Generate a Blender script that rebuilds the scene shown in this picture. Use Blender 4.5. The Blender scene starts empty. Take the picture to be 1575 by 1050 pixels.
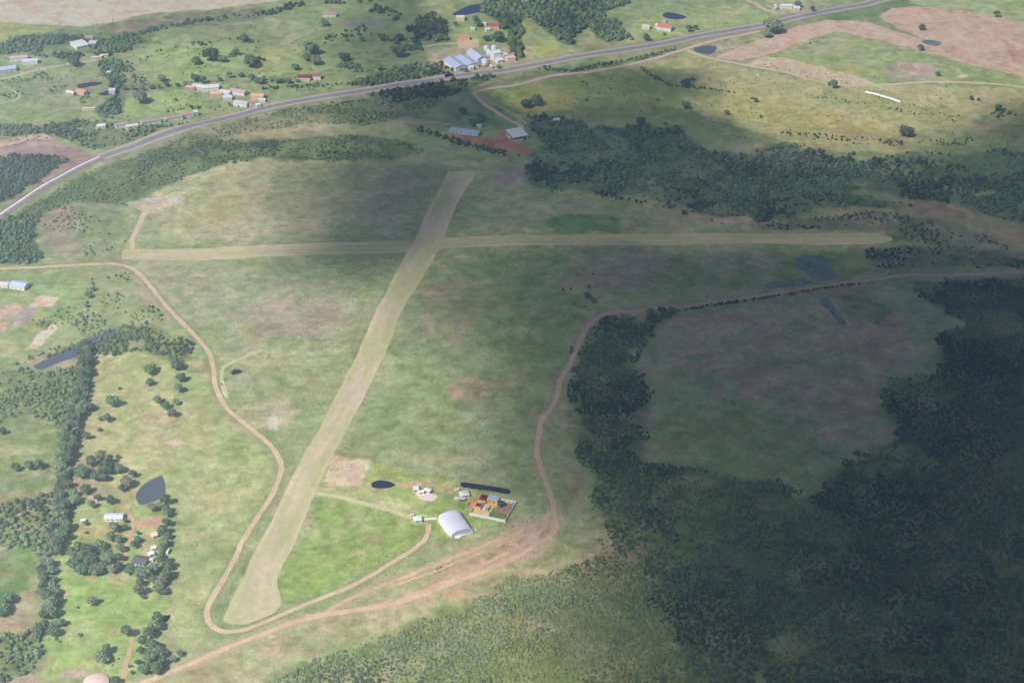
import bpy, bmesh, math, random
import numpy as np
from mathutils import Vector, Matrix
R = math.radians
rnd = random.Random(7)
sc = bpy.context.scene
C = sc.collection

# ------------------------------------------------------------------ camera
F, PITCH, H = 2700.0, R(30.4), 966.0
cam_d = bpy.data.cameras.new('camera'); cam = bpy.data.objects.new('camera', cam_d); C.objects.link(cam)
cam_d.sensor_width = 36.0; cam_d.lens = F / 1575.0 * 36.0
cam_d.clip_start = 1.0; cam_d.clip_end = 80000.0
cam.location = (0, 0, H); cam.rotation_euler = (math.pi/2 - PITCH, 0, 0)
sc.camera = cam
# ------------------------------------------------------------------ light
SUN_EL, SUN_AZ = 48.0, 224.0            # sun stands to the left and slightly behind the camera (azimuth clockwise from +Y)
world = bpy.data.worlds.new('World'); sc.world = world; world.use_nodes = True
wn = world.node_tree; bg = wn.nodes['Background']
sky = wn.nodes.new('ShaderNodeTexSky'); sky.sky_type = 'NISHITA'; sky.sun_disc = False
sky.sun_elevation = R(SUN_EL); sky.sun_rotation = R(SUN_AZ); sky.altitude = 900
wn.links.new(sky.outputs[0], bg.inputs[0]); bg.inputs[1].default_value = 0.054
sd = bpy.data.lights.new('sun', 'SUN'); sd.energy = 4.9; sd.angle = R(0.5); sd.color = (1.0, 0.96, 0.89)
sun = bpy.data.objects.new('sun', sd); C.objects.link(sun)
SUN_DIR = Vector((math.sin(R(SUN_AZ))*math.cos(R(SUN_EL)), math.cos(R(SUN_AZ))*math.cos(R(SUN_EL)), math.sin(R(SUN_EL))))
sun.rotation_euler = SUN_DIR.to_track_quat('Z', 'Y').to_euler(); sun.location = SUN_DIR*3000
sc.view_settings.view_transform = 'Standard'; sc.view_settings.look = 'None'
sc.view_settings.exposure = 1.1; sc.view_settings.gamma = 1.0
sc.cycles.use_denoising = True
sc.cycles.transparent_max_bounces = 48; sc.cycles.max_bounces = 5; sc.cycles.diffuse_bounces = 3
sc.cycles.volume_bounces = 0

# ------------------------------------------------------------------ photo pixel -> point of the ground
cp, sp_ = math.cos(PITCH), math.sin(PITCH)
def gxy(u, v, z=0.0):
    x = (u - 787.5)/F; y = (525.0 - v)/F
    dy = cp + y*sp_; dz = -sp_ + y*cp
    t = (z - H)/dz
    return (x*t, dy*t)
def pts(L): return [gxy(a, b) for a, b in L]
def scale_at(u, v):                       # photo pixels per metre across
    x, y = gxy(u, v); return F/(y*cp + H*sp_)

# ------------------------------------------------------------------ noise
def _hash(ix, iy, seed):
    with np.errstate(over='ignore'):
        n = ix.astype(np.uint32)*np.uint32(374761393) + iy.astype(np.uint32)*np.uint32(668265263) + np.uint32((seed*974711 + 12345) & 0xffffffff)
        n = (n ^ (n >> np.uint32(13)))*np.uint32(1274126177); n = n ^ (n >> np.uint32(16))
    return (n & np.uint32(0xffff)).astype(np.float32)/65535.0
def vnoise(x, y, s, seed):
    x = np.asarray(x)/s; y = np.asarray(y)/s
    fx = np.floor(x); fy = np.floor(y); tx = (x-fx).astype(np.float32); ty = (y-fy).astype(np.float32)
    ix = fx.astype(np.int64); iy = fy.astype(np.int64)
    tx = tx*tx*(3-2*tx); ty = ty*ty*(3-2*ty)
    a = _hash(ix, iy, seed); b = _hash(ix+1, iy, seed); c = _hash(ix, iy+1, seed); d = _hash(ix+1, iy+1, seed)
    return (a*(1-tx)+b*tx)*(1-ty) + (c*(1-tx)+d*tx)*ty
def fbm(x, y, s, seed, o=4, g=0.5):
    t = 0; a = 1; n = 0
    ca, sa = 0.8, 0.6
    for k in range(o):
        t = t + a*vnoise(x, y, s, seed+k*17); n += a; a *= g; s *= 0.5
        x, y = ca*x - sa*y, sa*x + ca*y
    return t/n
def sstep(a, b, x):
    t = np.clip((x-a)/(b-a), 0, 1); return t*t*(3-2*t)
def poly_sd(X, Y, P):                     # signed distance, negative inside
    d = np.full(X.shape, 1e18); ins = np.zeros(X.shape, bool); n = len(P)
    for i in range(n):
        x1, y1 = P[i]; x2, y2 = P[(i+1) % n]
        ex, ey = x2-x1, y2-y1; L = ex*ex+ey*ey+1e-9
        t = np.clip(((X-x1)*ex+(Y-y1)*ey)/L, 0, 1)
        dx = X-x1-t*ex; dy = Y-y1-t*ey
        d = np.minimum(d, dx*dx+dy*dy)
        if y1 != y2:
            c = ((y1 > Y) != (y2 > Y)) & (X < ex*(Y-y1)/(y2-y1)+x1); ins ^= c
    d = np.sqrt(d); return np.where(ins, -d, d)
def line_d(X, Y, P):
    d = np.full(X.shape, 1e18)
    for i in range(len(P)-1):
        x1, y1 = P[i]; x2, y2 = P[i+1]; ex, ey = x2-x1, y2-y1; L = ex*ex+ey*ey+1e-9
        t = np.clip(((X-x1)*ex+(Y-y1)*ey)/L, 0, 1); dx = X-x1-t*ex; dy = Y-y1-t*ey
        d = np.minimum(d, dx*dx+dy*dy)
    return np.sqrt(d)
# gentle relief of the land
RX0, RX1, RY0, RY1 = -1150.0, 1150.0, 960.0, 3200.0
RIDGES = [([(60,215),(200,200),(340,196),(480,186),(600,186),(700,200)], 4.0, 26), ([(200,262),(330,244),(450,228),(560,226),(660,236)], 4.5, 28),
          ([(1130,330),(1250,318),(1400,335),(1575,352)], 2.5, 25), ([(1330,240),(1450,280),(1575,310)], 3.0, 25)]
def hfun(X, Y):
    X = np.asarray(X, dtype=np.float64); Y = np.asarray(Y, dtype=np.float64)
    h = 1.3*np.sin(X/83+1.1)*np.sin(Y/97+0.4) + 0.8*np.sin(X/41+Y/57) + 0.35*np.sin(X/19.0+2)*np.sin(Y/23.0)
    for L, a, w in RIDGES:
        P = pts(L); xs = [p[0] for p in P]; ys = [p[1] for p in P]
        m = (X > min(xs)-100) & (X < max(xs)+100) & (Y > min(ys)-100) & (Y < max(ys)+100)
        if np.any(m):
            dd = line_d(X[m] if X.ndim else X, Y[m] if Y.ndim else Y, P)
            if X.ndim: h[m] = h[m] + a*np.exp(-(dd/w)**2)
            else: h = h + a*np.exp(-(dd/w)**2)
    f = sstep(RX0-50, RX0+150, X)*(1-sstep(RX1-150, RX1+50, X))*sstep(RY0-40, RY0+40, Y)*(1-sstep(RY1-200, RY1+40, Y))
    return h*f
def hz(x, y): return float(hfun(np.array([x]), np.array([y]))[0])
def gp(u, v, up=0.0):                     # pixel -> 3D ground point (relief followed)
    z = 0.0
    for _ in range(3):
        x, y = gxy(u, v, z+up); z = hz(x, y)
    return x, y, z

# ------------------------------------------------------------------ materials
def lin(c):
    r = []
    for k in c:
        k = k/255.0; r.append(k/12.92 if k <= 0.04045 else ((k+0.055)/1.055)**2.4)
    return np.array(r)
HAZE = np.array([0.050, 0.060, 0.075]); GAIN = np.array([1.19, 1.08, 1.20]); DESAT = 0.87
def alb(c, lo=0.012):                     # albedo of a surface that looks like sRGB c in full sun
    a = (lin(c) - HAZE)*GAIN; g = a.mean(); a = g + (a-g)*DESAT
    return np.clip(a, lo, 0.8)
MATS = {}
def mat(name, rgb, rough=0.85, var=0.15, scale=1.0, spec=0.3, metal=0.0, bump=0.0, rawalb=False, stripes=None):
    if name in MATS: return MATS[name]
    col = tuple(rgb) if rawalb else tuple(alb(rgb))
    m = bpy.data.materials.new(name); m.use_nodes = True; t = m.node_tree; b = t.nodes['Principled BSDF']
    b.inputs['Roughness'].default_value = rough; b.inputs['Metallic'].default_value = metal
    b.inputs['Specular IOR Level'].default_value = spec
    tc = t.nodes.new('ShaderNodeTexCoord'); n = t.nodes.new('ShaderNodeTexNoise')
    n.inputs['Scale'].default_value = scale; n.inputs['Detail'].default_value = 5
    t.links.new(tc.outputs['Object'], n.inputs['Vector'])
    rp = t.nodes.new('ShaderNodeMapRange'); rp.inputs[1].default_value = 0.3; rp.inputs[2].default_value = 0.7
    rp.inputs[3].default_value = 1-var; rp.inputs[4].default_value = 1+var
    t.links.new(n.outputs['Fac'], rp.inputs[0])
    mx = t.nodes.new('ShaderNodeVectorMath'); mx.operation = 'SCALE'
    mx.inputs[0].default_value = col; t.links.new(rp.outputs[0], mx.inputs['Scale'])
    out = mx.outputs[0]
    if stripes:
        axis, per, amt = stripes
        w = t.nodes.new('ShaderNodeTexWave'); w.bands_direction = axis; w.inputs['Scale'].default_value = 0.314/per*2
        w.inputs['Distortion'].default_value = 0.4; t.links.new(tc.outputs['Object'], w.inputs['Vector'])
        r2 = t.nodes.new('ShaderNodeMapRange'); r2.inputs[3].default_value = 1-amt; r2.inputs[4].default_value = 1+amt*0.3
        t.links.new(w.outputs['Fac'], r2.inputs[0])
        m2 = t.nodes.new('ShaderNodeVectorMath'); m2.operation = 'SCALE'; t.links.new(out, m2.inputs[0]); t.links.new(r2.outputs[0], m2.inputs['Scale'])
        out = m2.outputs[0]
    t.links.new(out, b.inputs['Base Color'])
    if bump:
        bp = t.nodes.new('ShaderNodeBump'); bp.inputs['Strength'].default_value = bump; bp.inputs['Distance'].default_value = 0.3
        t.links.new(n.outputs['Fac'], bp.inputs['Height']); t.links.new(bp.outputs[0], b.inputs['Normal'])
    MATS[name] = m; return m
def land_mat(name, rand=False, fine=((1.1, 0.36), (2.4, .16), (5.5, 0.16)), bump=0.6, rough=0.95, tint=True):
    """surface whose own colour is stored per vertex, broken up by noise at plant scale"""
    m = bpy.data.materials.new(name); m.use_nodes = True; t = m.node_tree; b = t.nodes['Principled BSDF']
    b.inputs['Roughness'].default_value = rough; b.inputs['Specular IOR Level'].default_value = 0.12
    at = t.nodes.new('ShaderNodeAttribute'); at.attribute_name = 'Col'
    tc = t.nodes.new('ShaderNodeTexCoord'); out = at.outputs['Color']; hs = None
    for k, (s, v) in enumerate(fine):
        n = t.nodes.new('ShaderNodeTexNoise'); n.inputs['Scale'].default_value = 1.0/s; n.inputs['Detail'].default_value = 4
        n.inputs['Roughness'].default_value = 0.65
        t.links.new(tc.outputs['Object'], n.inputs['Vector'])
        rp = t.nodes.new('ShaderNodeMapRange'); rp.inputs[1].default_value = 0.28; rp.inputs[2].default_value = 0.72
        rp.inputs[3].default_value = 1-v; rp.inputs[4].default_value = 1+v; t.links.new(n.outputs['Fac'], rp.inputs[0])
        mx = t.nodes.new('ShaderNodeVectorMath'); mx.operation = 'SCALE'
        t.links.new(out, mx.inputs[0]); t.links.new(rp.outputs[0], mx.inputs['Scale']); out = mx.outputs[0]
        if k == 0: hs = n
    if tint:
        n = t.nodes.new('ShaderNodeTexNoise'); n.inputs['Scale'].default_value = 1/9.0; n.inputs['Detail'].default_value = 6; n.inputs['Roughness'].default_value = 0.7
        t.links.new(tc.outputs['Object'], n.inputs['Vector'])
        rp = t.nodes.new('ShaderNodeMapRange'); rp.inputs[1].default_value = 0.4; rp.inputs[2].default_value = 0.65; rp.inputs[3].default_value = 0; rp.inputs[4].default_value = 0.8
        t.links.new(n.outputs['Fac'], rp.inputs[0])
        mm = t.nodes.new('ShaderNodeVectorMath'); mm.operation = 'MULTIPLY'; mm.inputs[1].default_value = (1.10, 0.97, 0.93); t.links.new(out, mm.inputs[0])
        mi = t.nodes.new('ShaderNodeMix'); mi.data_type = 'RGBA'; t.links.new(rp.outputs[0], mi.inputs[0]); t.links.new(out, mi.inputs[6]); t.links.new(mm.outputs[0], mi.inputs[7])
        out = mi.outputs[2]
    t.links.new(out, b.inputs['Base Color'])
    if bump:
        bp = t.nodes.new('ShaderNodeBump'); bp.inputs['Strength'].default_value = bump; bp.inputs['Distance'].default_value = 0.5
        t.links.new(hs.outputs['Fac'], bp.inputs['Height']); t.links.new(bp.outputs[0], b.inputs['Normal'])
    return m
def water_mat(name, rgb, rough=0.12):
    m = bpy.data.materials.new(name); m.use_nodes = True; t = m.node_tree; b = t.nodes['Principled BSDF']
    b.inputs['Base Color'].default_value = (*rgb, 1); b.inputs['Roughness'].default_value = rough; b.inputs['IOR'].default_value = 1.33
    tc = t.nodes.new('ShaderNodeTexCoord'); n = t.nodes.new('ShaderNodeTexNoise'); n.inputs['Scale'].default_value = 0.5
    t.links.new(tc.outputs['Object'], n.inputs['Vector']); bp = t.nodes.new('ShaderNodeBump'); bp.inputs['Strength'].default_value = 0.12
    t.links.new(n.outputs['Fac'], bp.inputs['Height']); t.links.new(bp.outputs[0], b.inputs['Normal'])
    return m

# ------------------------------------------------------------------ object helpers
def tag(o, label=None, cat=None, group=None, kind=None):
    if label: o['label'] = label
    if cat: o['category'] = cat
    if group: o['group'] = group
    if kind: o['kind'] = kind
    return o
def empty(name, loc, rz=0):
    o = bpy.data.objects.new(name, None); C.objects.link(o); o.location = loc; o.rotation_euler = (0, 0, rz); o.empty_display_size = 0.5; return o
class MB:
    def __init__(s): s.v = []; s.f = []
    def add(s, v, f):
        n = len(s.v); s.v += [tuple(p) for p in v]; s.f += [tuple(i+n for i in q) for q in f]; return s
    def box(s, x0, y0, z0, x1, y1, z1):
        v = [(x0,y0,z0),(x1,y0,z0),(x1,y1,z0),(x0,y1,z0),(x0,y0,z1),(x1,y0,z1),(x1,y1,z1),(x0,y1,z1)]
        return s.add(v, [(3,2,1,0),(4,5,6,7),(0,1,5,4),(1,2,6,5),(2,3,7,6),(3,0,4,7)])
    def cyl(s, x, y, z0, z1, r0, r1=None, n=12, cap=True):
        r1 = r0 if r1 is None else r1
        v = [(x+r0*math.cos(2*math.pi*k/n), y+r0*math.sin(2*math.pi*k/n), z0) for k in range(n)] + [(x+r1*math.cos(2*math.pi*k/n), y+r1*math.sin(2*math.pi*k/n), z1) for k in range(n)]
        f = [(k, (k+1) % n, n+(k+1) % n, n+k) for k in range(n)]
        if cap: f += [tuple(range(n-1, -1, -1)), tuple(range(n, 2*n))]
        return s.add(v, f)
    def build(s, name, m, parent=None, smooth=False):
        me = bpy.data.meshes.new(name); me.from_pydata(s.v, [], s.f); me.update()
        if smooth: me.polygons.foreach_set('use_smooth', [True]*len(me.polygons))
        me.materials.append(m); o = bpy.data.objects.new(name, me); C.objects.link(o); o.parent = parent; return o
def np_mesh(name, V, Fq, m, cols=None, smooth=False, parent=None):
    """V (n,3); Fq list of (k,nv) int arrays; cols (n,3)"""
    me = bpy.data.meshes.new(name); me.vertices.add(len(V)); me.vertices.foreach_set('co', np.ascontiguousarray(V, dtype=np.float32).ravel())
    Fq = [f for f in Fq if len(f)]
    loops = np.concatenate([f.ravel() for f in Fq]).astype(np.int32); cnt = np.concatenate([np.full(len(f), f.shape[1]) for f in Fq]).astype(np.int32)
    st = np.concatenate([[0], np.cumsum(cnt)[:-1]]).astype(np.int32)
    me.loops.add(len(loops)); me.loops.foreach_set('vertex_index', loops)
    me.polygons.add(len(cnt)); me.polygons.foreach_set('loop_start', st)
    try: me.polygons.foreach_set('loop_total', cnt)
    except Exception: pass
    if smooth: me.polygons.foreach_set('use_smooth', np.ones(len(cnt), bool))
    if cols is not None:
        a = me.attributes.new('Col', 'FLOAT_COLOR', 'POINT')
        c4 = np.ones((len(V), 4), np.float32); c4[:, :3] = cols; a.data.foreach_set('color', c4.ravel())
    me.update(calc_edges=True); me.materials.append(m)
    o = bpy.data.objects.new(name, me); C.objects.link(o); o.parent = parent; return o

# ================================================================== ROADS (centre lines in photo pixels)
HIGHWAY = [(1650,-60),(1500,-28),(1368,-3),(1328,6.4),(1277,16.5),(1213,30.5),(1177,37),(1105,49),(1029,64.5),(953,77),(876,91),(800,104),(718,115),(654,125.5),(591,134),(527,145),(464,156),(400,168),(360,178),(318,190),(285,199),(254,208),(228,216),(203,225),(178,233),(155,241)]
CUTTING = [(155,241),(135,250),(117,259),(90,275),(64,290),(32,311),(0,332),(-40,362),(-100,410)]
SERVICE = [(728,143),(745,138),(770,134),(800,129),(838,119),(870,115),(902,112),(953,103),(1003,90),(1030,82),(1054,75),(1085,66),(1118,57),(1145,52),(1169,47)]
BRANCH = [(1054,75),(1070,82),(1093,89),(1143,100),(1200,110.5),(1238,121),(1275,129),(1297,131.5),(1353,130),(1400,127.5),(1429,126),(1470,127),(1506,128.5),(1540,131),(1575,135),(1650,142)]
FARMTRACK = [(728,143),(735,150),(744,159),(757,168),(769,175.6),(785,185),(797,191),(804,198)]
FARMTRACK2 = [(738,148),(751,154.5),(774,166),(790,175),(802,184),(810,190)]
WESTLANE = [(560,182),(600,190),(640,193),(665,192.5),(693,194.5)]
MAINWEST = [(-120,415),(0,412),(60,411),(102,409),(142,407.5),(178,407.5),(203,414),(221,428),(237,447),(254,468.6),(275,491.5),(292,509),(305,523),(317,536),(324,550),(329,571),(331,594),(341,617),(350,630),(364,642),(384,658),(405,675),(423,693),(432,713),(429,734),(415,764),(400,787),(376,824),(363,852),(351,877),(338,900),(328,918),(319,938),(320,955),(326,964),(338,971),(352,972.5),(368,971),(384,966),(400,960),(438,942),(489,920),(540,900),(578,880),(616,857),(632,848),(644,839),(655,829),(659,818),(659,806)]
SOUTHROAD = [(150,1075),(195,1058),(224,1049),(254,1037),(305,1017),(356,994),(400,978),(438,961),(470,951),(502,944),(553,937),(591,931),(642,917),(693,899),(743,880),(800,853.5),(830,835),(848,824),(855,812),(853,797),(850,783)]
MIDTRACK = [(497,944),(527,925),(553,913),(578,903),(629,884),(680,866),(731,845),(782,826),(808,814),(832,802),(848,788)]
EASTROAD = [(852,790),(850,775),(846,762),(841,748),(836,734),(830,715),(827,698),(827,683),(829,667),(832,652),(838,640),(846,629),(853,618),(858,602),(861,586),(868,572),(876,558),(885,539),(894,520),(903,503),(914,491),(932,482),(955,480),(978,479),(1003,476),(1029,472.5),(1060,469),(1092,465),(1130,460),(1169,455),(1205,450),(1238,445),(1302,435),(1340,430),(1366,426),(1390,423),(1411,421.5),(1440,422.5),(1467,423),(1520,421.5),(1575,420),(1720,419)]
RUBBLETRACK = [(204,384),(203,374),(206,364),(211,354),(217,341),(222,330),(228,322),(236,316)]
MIDGRASSTRACK = [(350,612),(344,598),(341,583),(342,570),(350,562),(361,557),(380,549),(404,540)]
NWLANE = [(-60,130),(0,121),(51,109),(85,103),(112,98),(150,93)]
NWLOOP = [(-40,126),(0,132),(15,138),(30,146),(26,153),(12,157),(0,160),(-50,168)]
FARMLANE = [(178,886),(184,868),(190,853),(197,830),(202,815),(204,808),(204,800),(198,792)]
FARMLANE2 = [(204,806),(222,807),(238,805),(244,794)]
FARMLANE3 = [(212,963),(205,977),(201,992),(198,1006),(193,1024),(190,1040),(187,1060)]
NELANE = [(1120,-6),(1150,2),(1165,9),(1180,17),(1195,20)]
FIELDLANE = [(655,72),(668,68),(700,66),(712,64)]
TAXIWAY = [(486,757),(510,761),(553,772),(590,783),(625,793),(650,799)]

def resample(P, step):
    P = [Vector((a, b)) for a, b in P]; out = []
    n = len(P)
    for i in range(n-1):
        p0 = P[max(i-1, 0)]; p1 = P[i]; p2 = P[i+1]; p3 = P[min(i+2, n-1)]
        k = max(1, int((p2-p1).length/step))
        for j in range(k):
            t = j/k; t2 = t*t; t3 = t2*t
            out.append(0.5*((2*p1)+(-p0+p2)*t+(2*p0-5*p1+4*p2-p3)*t2+(-p0+3*p1-3*p2+p3)*t3))
    out.append(P[-1]); return np.array([(p.x, p.y) for p in out])
def ribbon(name, L, width, m, lift, step=2.0, wob=0.0, seed=1, off=0.0, nx=7, cols=None, kind='structure', label=None, cat=None, edge=None):
    Q = resample(pts(L), step); n = len(Q)
    T = np.gradient(Q, axis=0); T /= np.linalg.norm(T, axis=1)[:, None]+1e-9; N = np.stack([-T[:, 1], T[:, 0]], 1)
    s = np.arange(n)*step
    w = width(np.linspace(0, 1, n)) if callable(width) else np.full(n, float(width))
    wl = w/2 + wob*(fbm(s, s*0, 14, seed)-0.5)*2 + wob*0.5*(vnoise(s, s*0, 3, seed+5)-0.5)*2
    wr = w/2 + wob*(fbm(s, s*0+50, 14, seed+9)-0.5)*2 + wob*0.5*(vnoise(s, s*0, 3, seed+6)-0.5)*2
    a = np.linspace(0, 1, nx)
    X = Q[:, None, 0] + N[:, None, 0]*(off - wr[:, None] + (wl+wr)[:, None]*a[None]); Y = Q[:, None, 1] + N[:, None, 1]*(off - wr[:, None] + (wl+wr)[:, None]*a[None])
    Z = hfun(X.ravel(), Y.ravel()).reshape(X.shape) + lift
    V = np.stack([X.ravel(), Y.ravel(), Z.ravel()], 1)
    i = np.arange(n-1)[:, None]*nx; j = np.arange(nx-1)[None]
    f = np.stack([(i+j), (i+j+1), (i+nx+j+1), (i+nx+j)], -1).reshape(-1, 4)
    cc = None
    if cols is not None:
        A = np.broadcast_to(a[None], X.shape).ravel(); S = np.broadcast_to(s[:, None], X.shape).ravel()
        cc = cols(A, S, X.ravel(), Y.ravel())
    o = np_mesh(name, V, [f], m, cc); tag(o, label, cat, kind=kind); return o

# ================================================================== GROUND COLOUR
G = {}
PATCH = []   # (polygon px, lit look rgb, feather m, wobble m, opacity, speckle)
def patch(P, c, fe=8, wb=8, op=1.0): PATCH.append((P, c, fe, wb, op))
# broad country
patch([(-200,-120),(1800,-120),(1800,230),(-200,230)], (144,168,122), 60, 20, .8)
patch([(-200,-120),(-200,36),(0,37),(60,38),(120,37),(175,33),(230,22),(300,15),(360,10),(470,-2),(600,-60),(600,-120)], (217,198,175), 5, 6)
patch([(-200,36),(0,34),(40,37),(60,42),(110,37),(90,46),(50,50),(20,62),(-200,90)], (166,178,118), 5, 4)
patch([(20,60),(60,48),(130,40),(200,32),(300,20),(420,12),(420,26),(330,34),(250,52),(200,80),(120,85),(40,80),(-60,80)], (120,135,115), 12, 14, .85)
patch([(120,45),(180,40),(260,30),(330,22),(330,32),(240,42),(160,52)], (150,145,135), 8, 8, .6)
patch([(215,120),(220,75),(260,65),(330,62),(420,80),(440,100),(360,112),(280,128)], (158,182,126), 14, 12, .9)
patch([(0,118),(60,106),(130,100),(160,112),(100,130),(110,150),(60,168),(0,175),(-80,150)], (154,176,126), 10, 8, .8)
patch([(10,135),(60,112),(110,128),(80,150),(20,160)], (135,150,125), 12, 12, .7)
patch([(190,150),(250,140),(290,136),(310,155),(320,165),(270,175),(190,182),(175,176)], (158,182,122), 4, 4, .9)
patch([(160,128),(235,122),(260,130),(200,146),(150,142)], (128,145,118), 10, 10, .6)
patch([(0,172),(150,172),(150,190),(0,195)], (150,172,120), 10, 8, .7)
patch([(400,10),(640,0),(660,60),(640,110),(500,125),(400,140),(380,60)], (148,172,124), 18, 16, .8)
patch([(400,70),(470,74),(470,110),(400,120)], (172,188,128), 12, 10, .7)
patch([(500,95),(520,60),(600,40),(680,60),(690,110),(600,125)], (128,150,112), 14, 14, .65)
patch([(525,32),(560,27),(600,30),(590,40),(540,44)], (140,135,150), 4, 5, .7)
patch([(690,45),(800,32),(830,50),(800,66),(700,66)], (150,178,108), 6, 6, .85)
patch([(640,-20),(690,-20),(700,18),(660,20),(640,20)], (165,175,125), 6, 6, .6)
patch([(658,76),(690,72),(800,72),(870,76),(900,88),(800,104),(700,116),(672,100)], (176,176,146), 5, 5, .8)
patch([(700,64),(712,58),(735,62),(738,72),(715,76),(702,70)], (214,182,150), 3, 3)
patch([(650,72),(662,72),(700,118),(680,122),(660,92)], (185,170,150), 3, 3, .7)
patch([(818,66),(850,58),(870,78),(850,90),(815,88)], (168,188,110), 6, 6, .8)
patch([(968,40),(1010,22),(1150,8),(1200,30),(1100,48),(1000,62),(960,66)], (158,182,124), 5, 5, .9)
patch([(1050,10),(1120,8),(1150,26),(1080,34)], (172,184,132), 8, 8, .7)
patch([(1150,-10),(1200,-14),(1270,-4),(1280,8),(1240,20),(1180,26)], (178,182,142), 4, 4, .8)
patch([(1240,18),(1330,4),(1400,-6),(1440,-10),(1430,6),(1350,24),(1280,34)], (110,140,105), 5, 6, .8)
patch([(1400,-10),(1800,-60),(1800,80),(1575,34),(1460,14),(1400,8)], (166,188,134), 5, 5)
# ploughed and stubble fields top right
patch([(1352,26),(1372,14),(1400,10),(1450,13),(1520,24),(1575,33),(1800,80),(1800,160),(1575,112),(1500,98),(1440,78),(1432,66),(1400,52),(1370,40)], (206,178,156), 3, 3)
patch([(1102,88),(1125,76),(1180,56),(1230,40),(1270,32),(1330,33),(1372,46),(1410,60),(1450,76),(1510,90),(1575,104),(1800,150),(1800,166),(1575,118),(1500,100),(1400,76),(1340,62),(1283,50),(1230,66),(1178,84),(1140,95)], (205,180,158), 3, 3)
patch([(1290,26),(1350,24),(1372,42),(1330,34)], (135,150,115), 5, 5, .6)
patch([(1560,70),(1700,90),(1700,120),(1555,95)], (176,145,140), 8, 8, .7)
patch([(1142,97),(1176,85),(1283,50),(1340,62),(1400,76),(1500,100),(1575,120),(1700,140),(1700,150),(1575,134),(1506,127),(1430,125),(1300,130),(1200,109)], (156,176,126), 3, 3)
patch([(1200,86),(1290,94),(1370,112),(1330,122),(1270,108),(1190,96)], (166,178,118), 6, 6, .8)
patch([(1148,99),(1178,85),(1200,88),(1270,104),(1330,122),(1350,129),(1297,130),(1240,120),(1190,107)], (200,190,156), 3, 3)
patch([(1355,110),(1370,98),(1410,96),(1440,108),(1425,122),(1380,124)], (180,164,154), 5, 5, .85)
patch([(1120,60),(1160,52),(1190,48),(1178,56),(1125,74),(1090,80)], (176,180,140), 3, 3, .7)
patch([(1476,116),(1486,116),(1488,120),(1474,120)], (232,212,182), 2, 1)
patch([(1065,84),(1143,104),(1240,125),(1297,134),(1430,130),(1575,138),(1800,150),(1800,200),(1540,190),(1500,175),(1470,215),(1380,240),(1250,225),(1160,205),(1080,180),(1020,150),(950,140),(900,130),(960,108)], (170,178,126), 8, 8)
patch([(1300,134),(1430,131),(1575,140),(1575,152),(1500,165),(1400,160),(1330,145)], (180,182,140), 8, 8, .7)
patch([(1180,165),(1300,170),(1420,200),(1380,225),(1250,212),(1170,195)], (178,178,128), 10, 10, .7)
patch([(1380,190),(1440,200),(1470,190),(1500,215),(1420,240)], (150,172,118), 10, 10, .7)
patch([(1480,186),(1520,186),(1540,200),(1505,200)], (190,162,140), 8, 8, .6)
patch([(1175,155),(1260,175),(1400,215),(1400,228),(1250,200),(1165,175)], (140,140,120), 8, 10, .5)
patch([(730,140),(800,133),(900,118),(960,112),(1010,120),(1060,160),(1100,200),(1000,205),(900,190),(830,185),(800,175),(760,165)], (150,168,112), 10, 10, .9)
patch([(770,150),(800,136),(860,132),(900,140),(870,165),(820,176),(795,172)], (178,182,108), 10, 12, .8)
patch([(1035,138),(1120,140),(1200,155),(1320,185),(1400,215),(1300,200),(1180,192),(1100,170)], (178,180,112), 14, 16, .7)
patch([(930,120),(1010,100),(1080,130),(1120,150),(1000,150)], (142,166,114), 14, 12, .7)
# verges of the highway and slopes below
patch([(150,250),(330,192),(500,156),(700,122),(700,200),(500,215),(150,275)], (146,152,126), 10, 10, .85)
patch([(430,180),(470,176),(540,182),(520,188),(470,190),(430,190)], (196,176,152), 5, 5, .8)
patch([(400,196),(500,190),(600,190),(640,205),(600,212),(470,205),(380,212)], (168,172,132), 8, 8, .7)
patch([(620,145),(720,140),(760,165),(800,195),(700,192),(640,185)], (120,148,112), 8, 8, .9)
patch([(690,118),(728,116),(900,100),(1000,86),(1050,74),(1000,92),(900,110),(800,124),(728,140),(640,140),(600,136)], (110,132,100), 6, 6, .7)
patch([(0,270),(0,215),(60,212),(120,228),(150,242),(100,262),(40,296),(0,322),(-100,380),(-100,260)], (160,140,140), 8, 8, .9)
patch([(0,216),(30,212),(55,206),(105,212),(110,215),(50,218),(0,228)], (200,178,156), 4, 4, .8)
patch([(-20,330),(60,296),(150,250),(230,225),(300,210),(420,210),(300,300),(180,330),(100,400),(-40,410)], (142,152,126), 14, 14, .8)
patch([(20,330),(90,300),(170,310),(190,360),(180,405),(60,404)], (130,150,112), 12, 14, .7)
patch([(50,330),(110,318),(130,360),(120,400),(70,390)], (158,150,135), 14, 12, .8)
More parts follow.
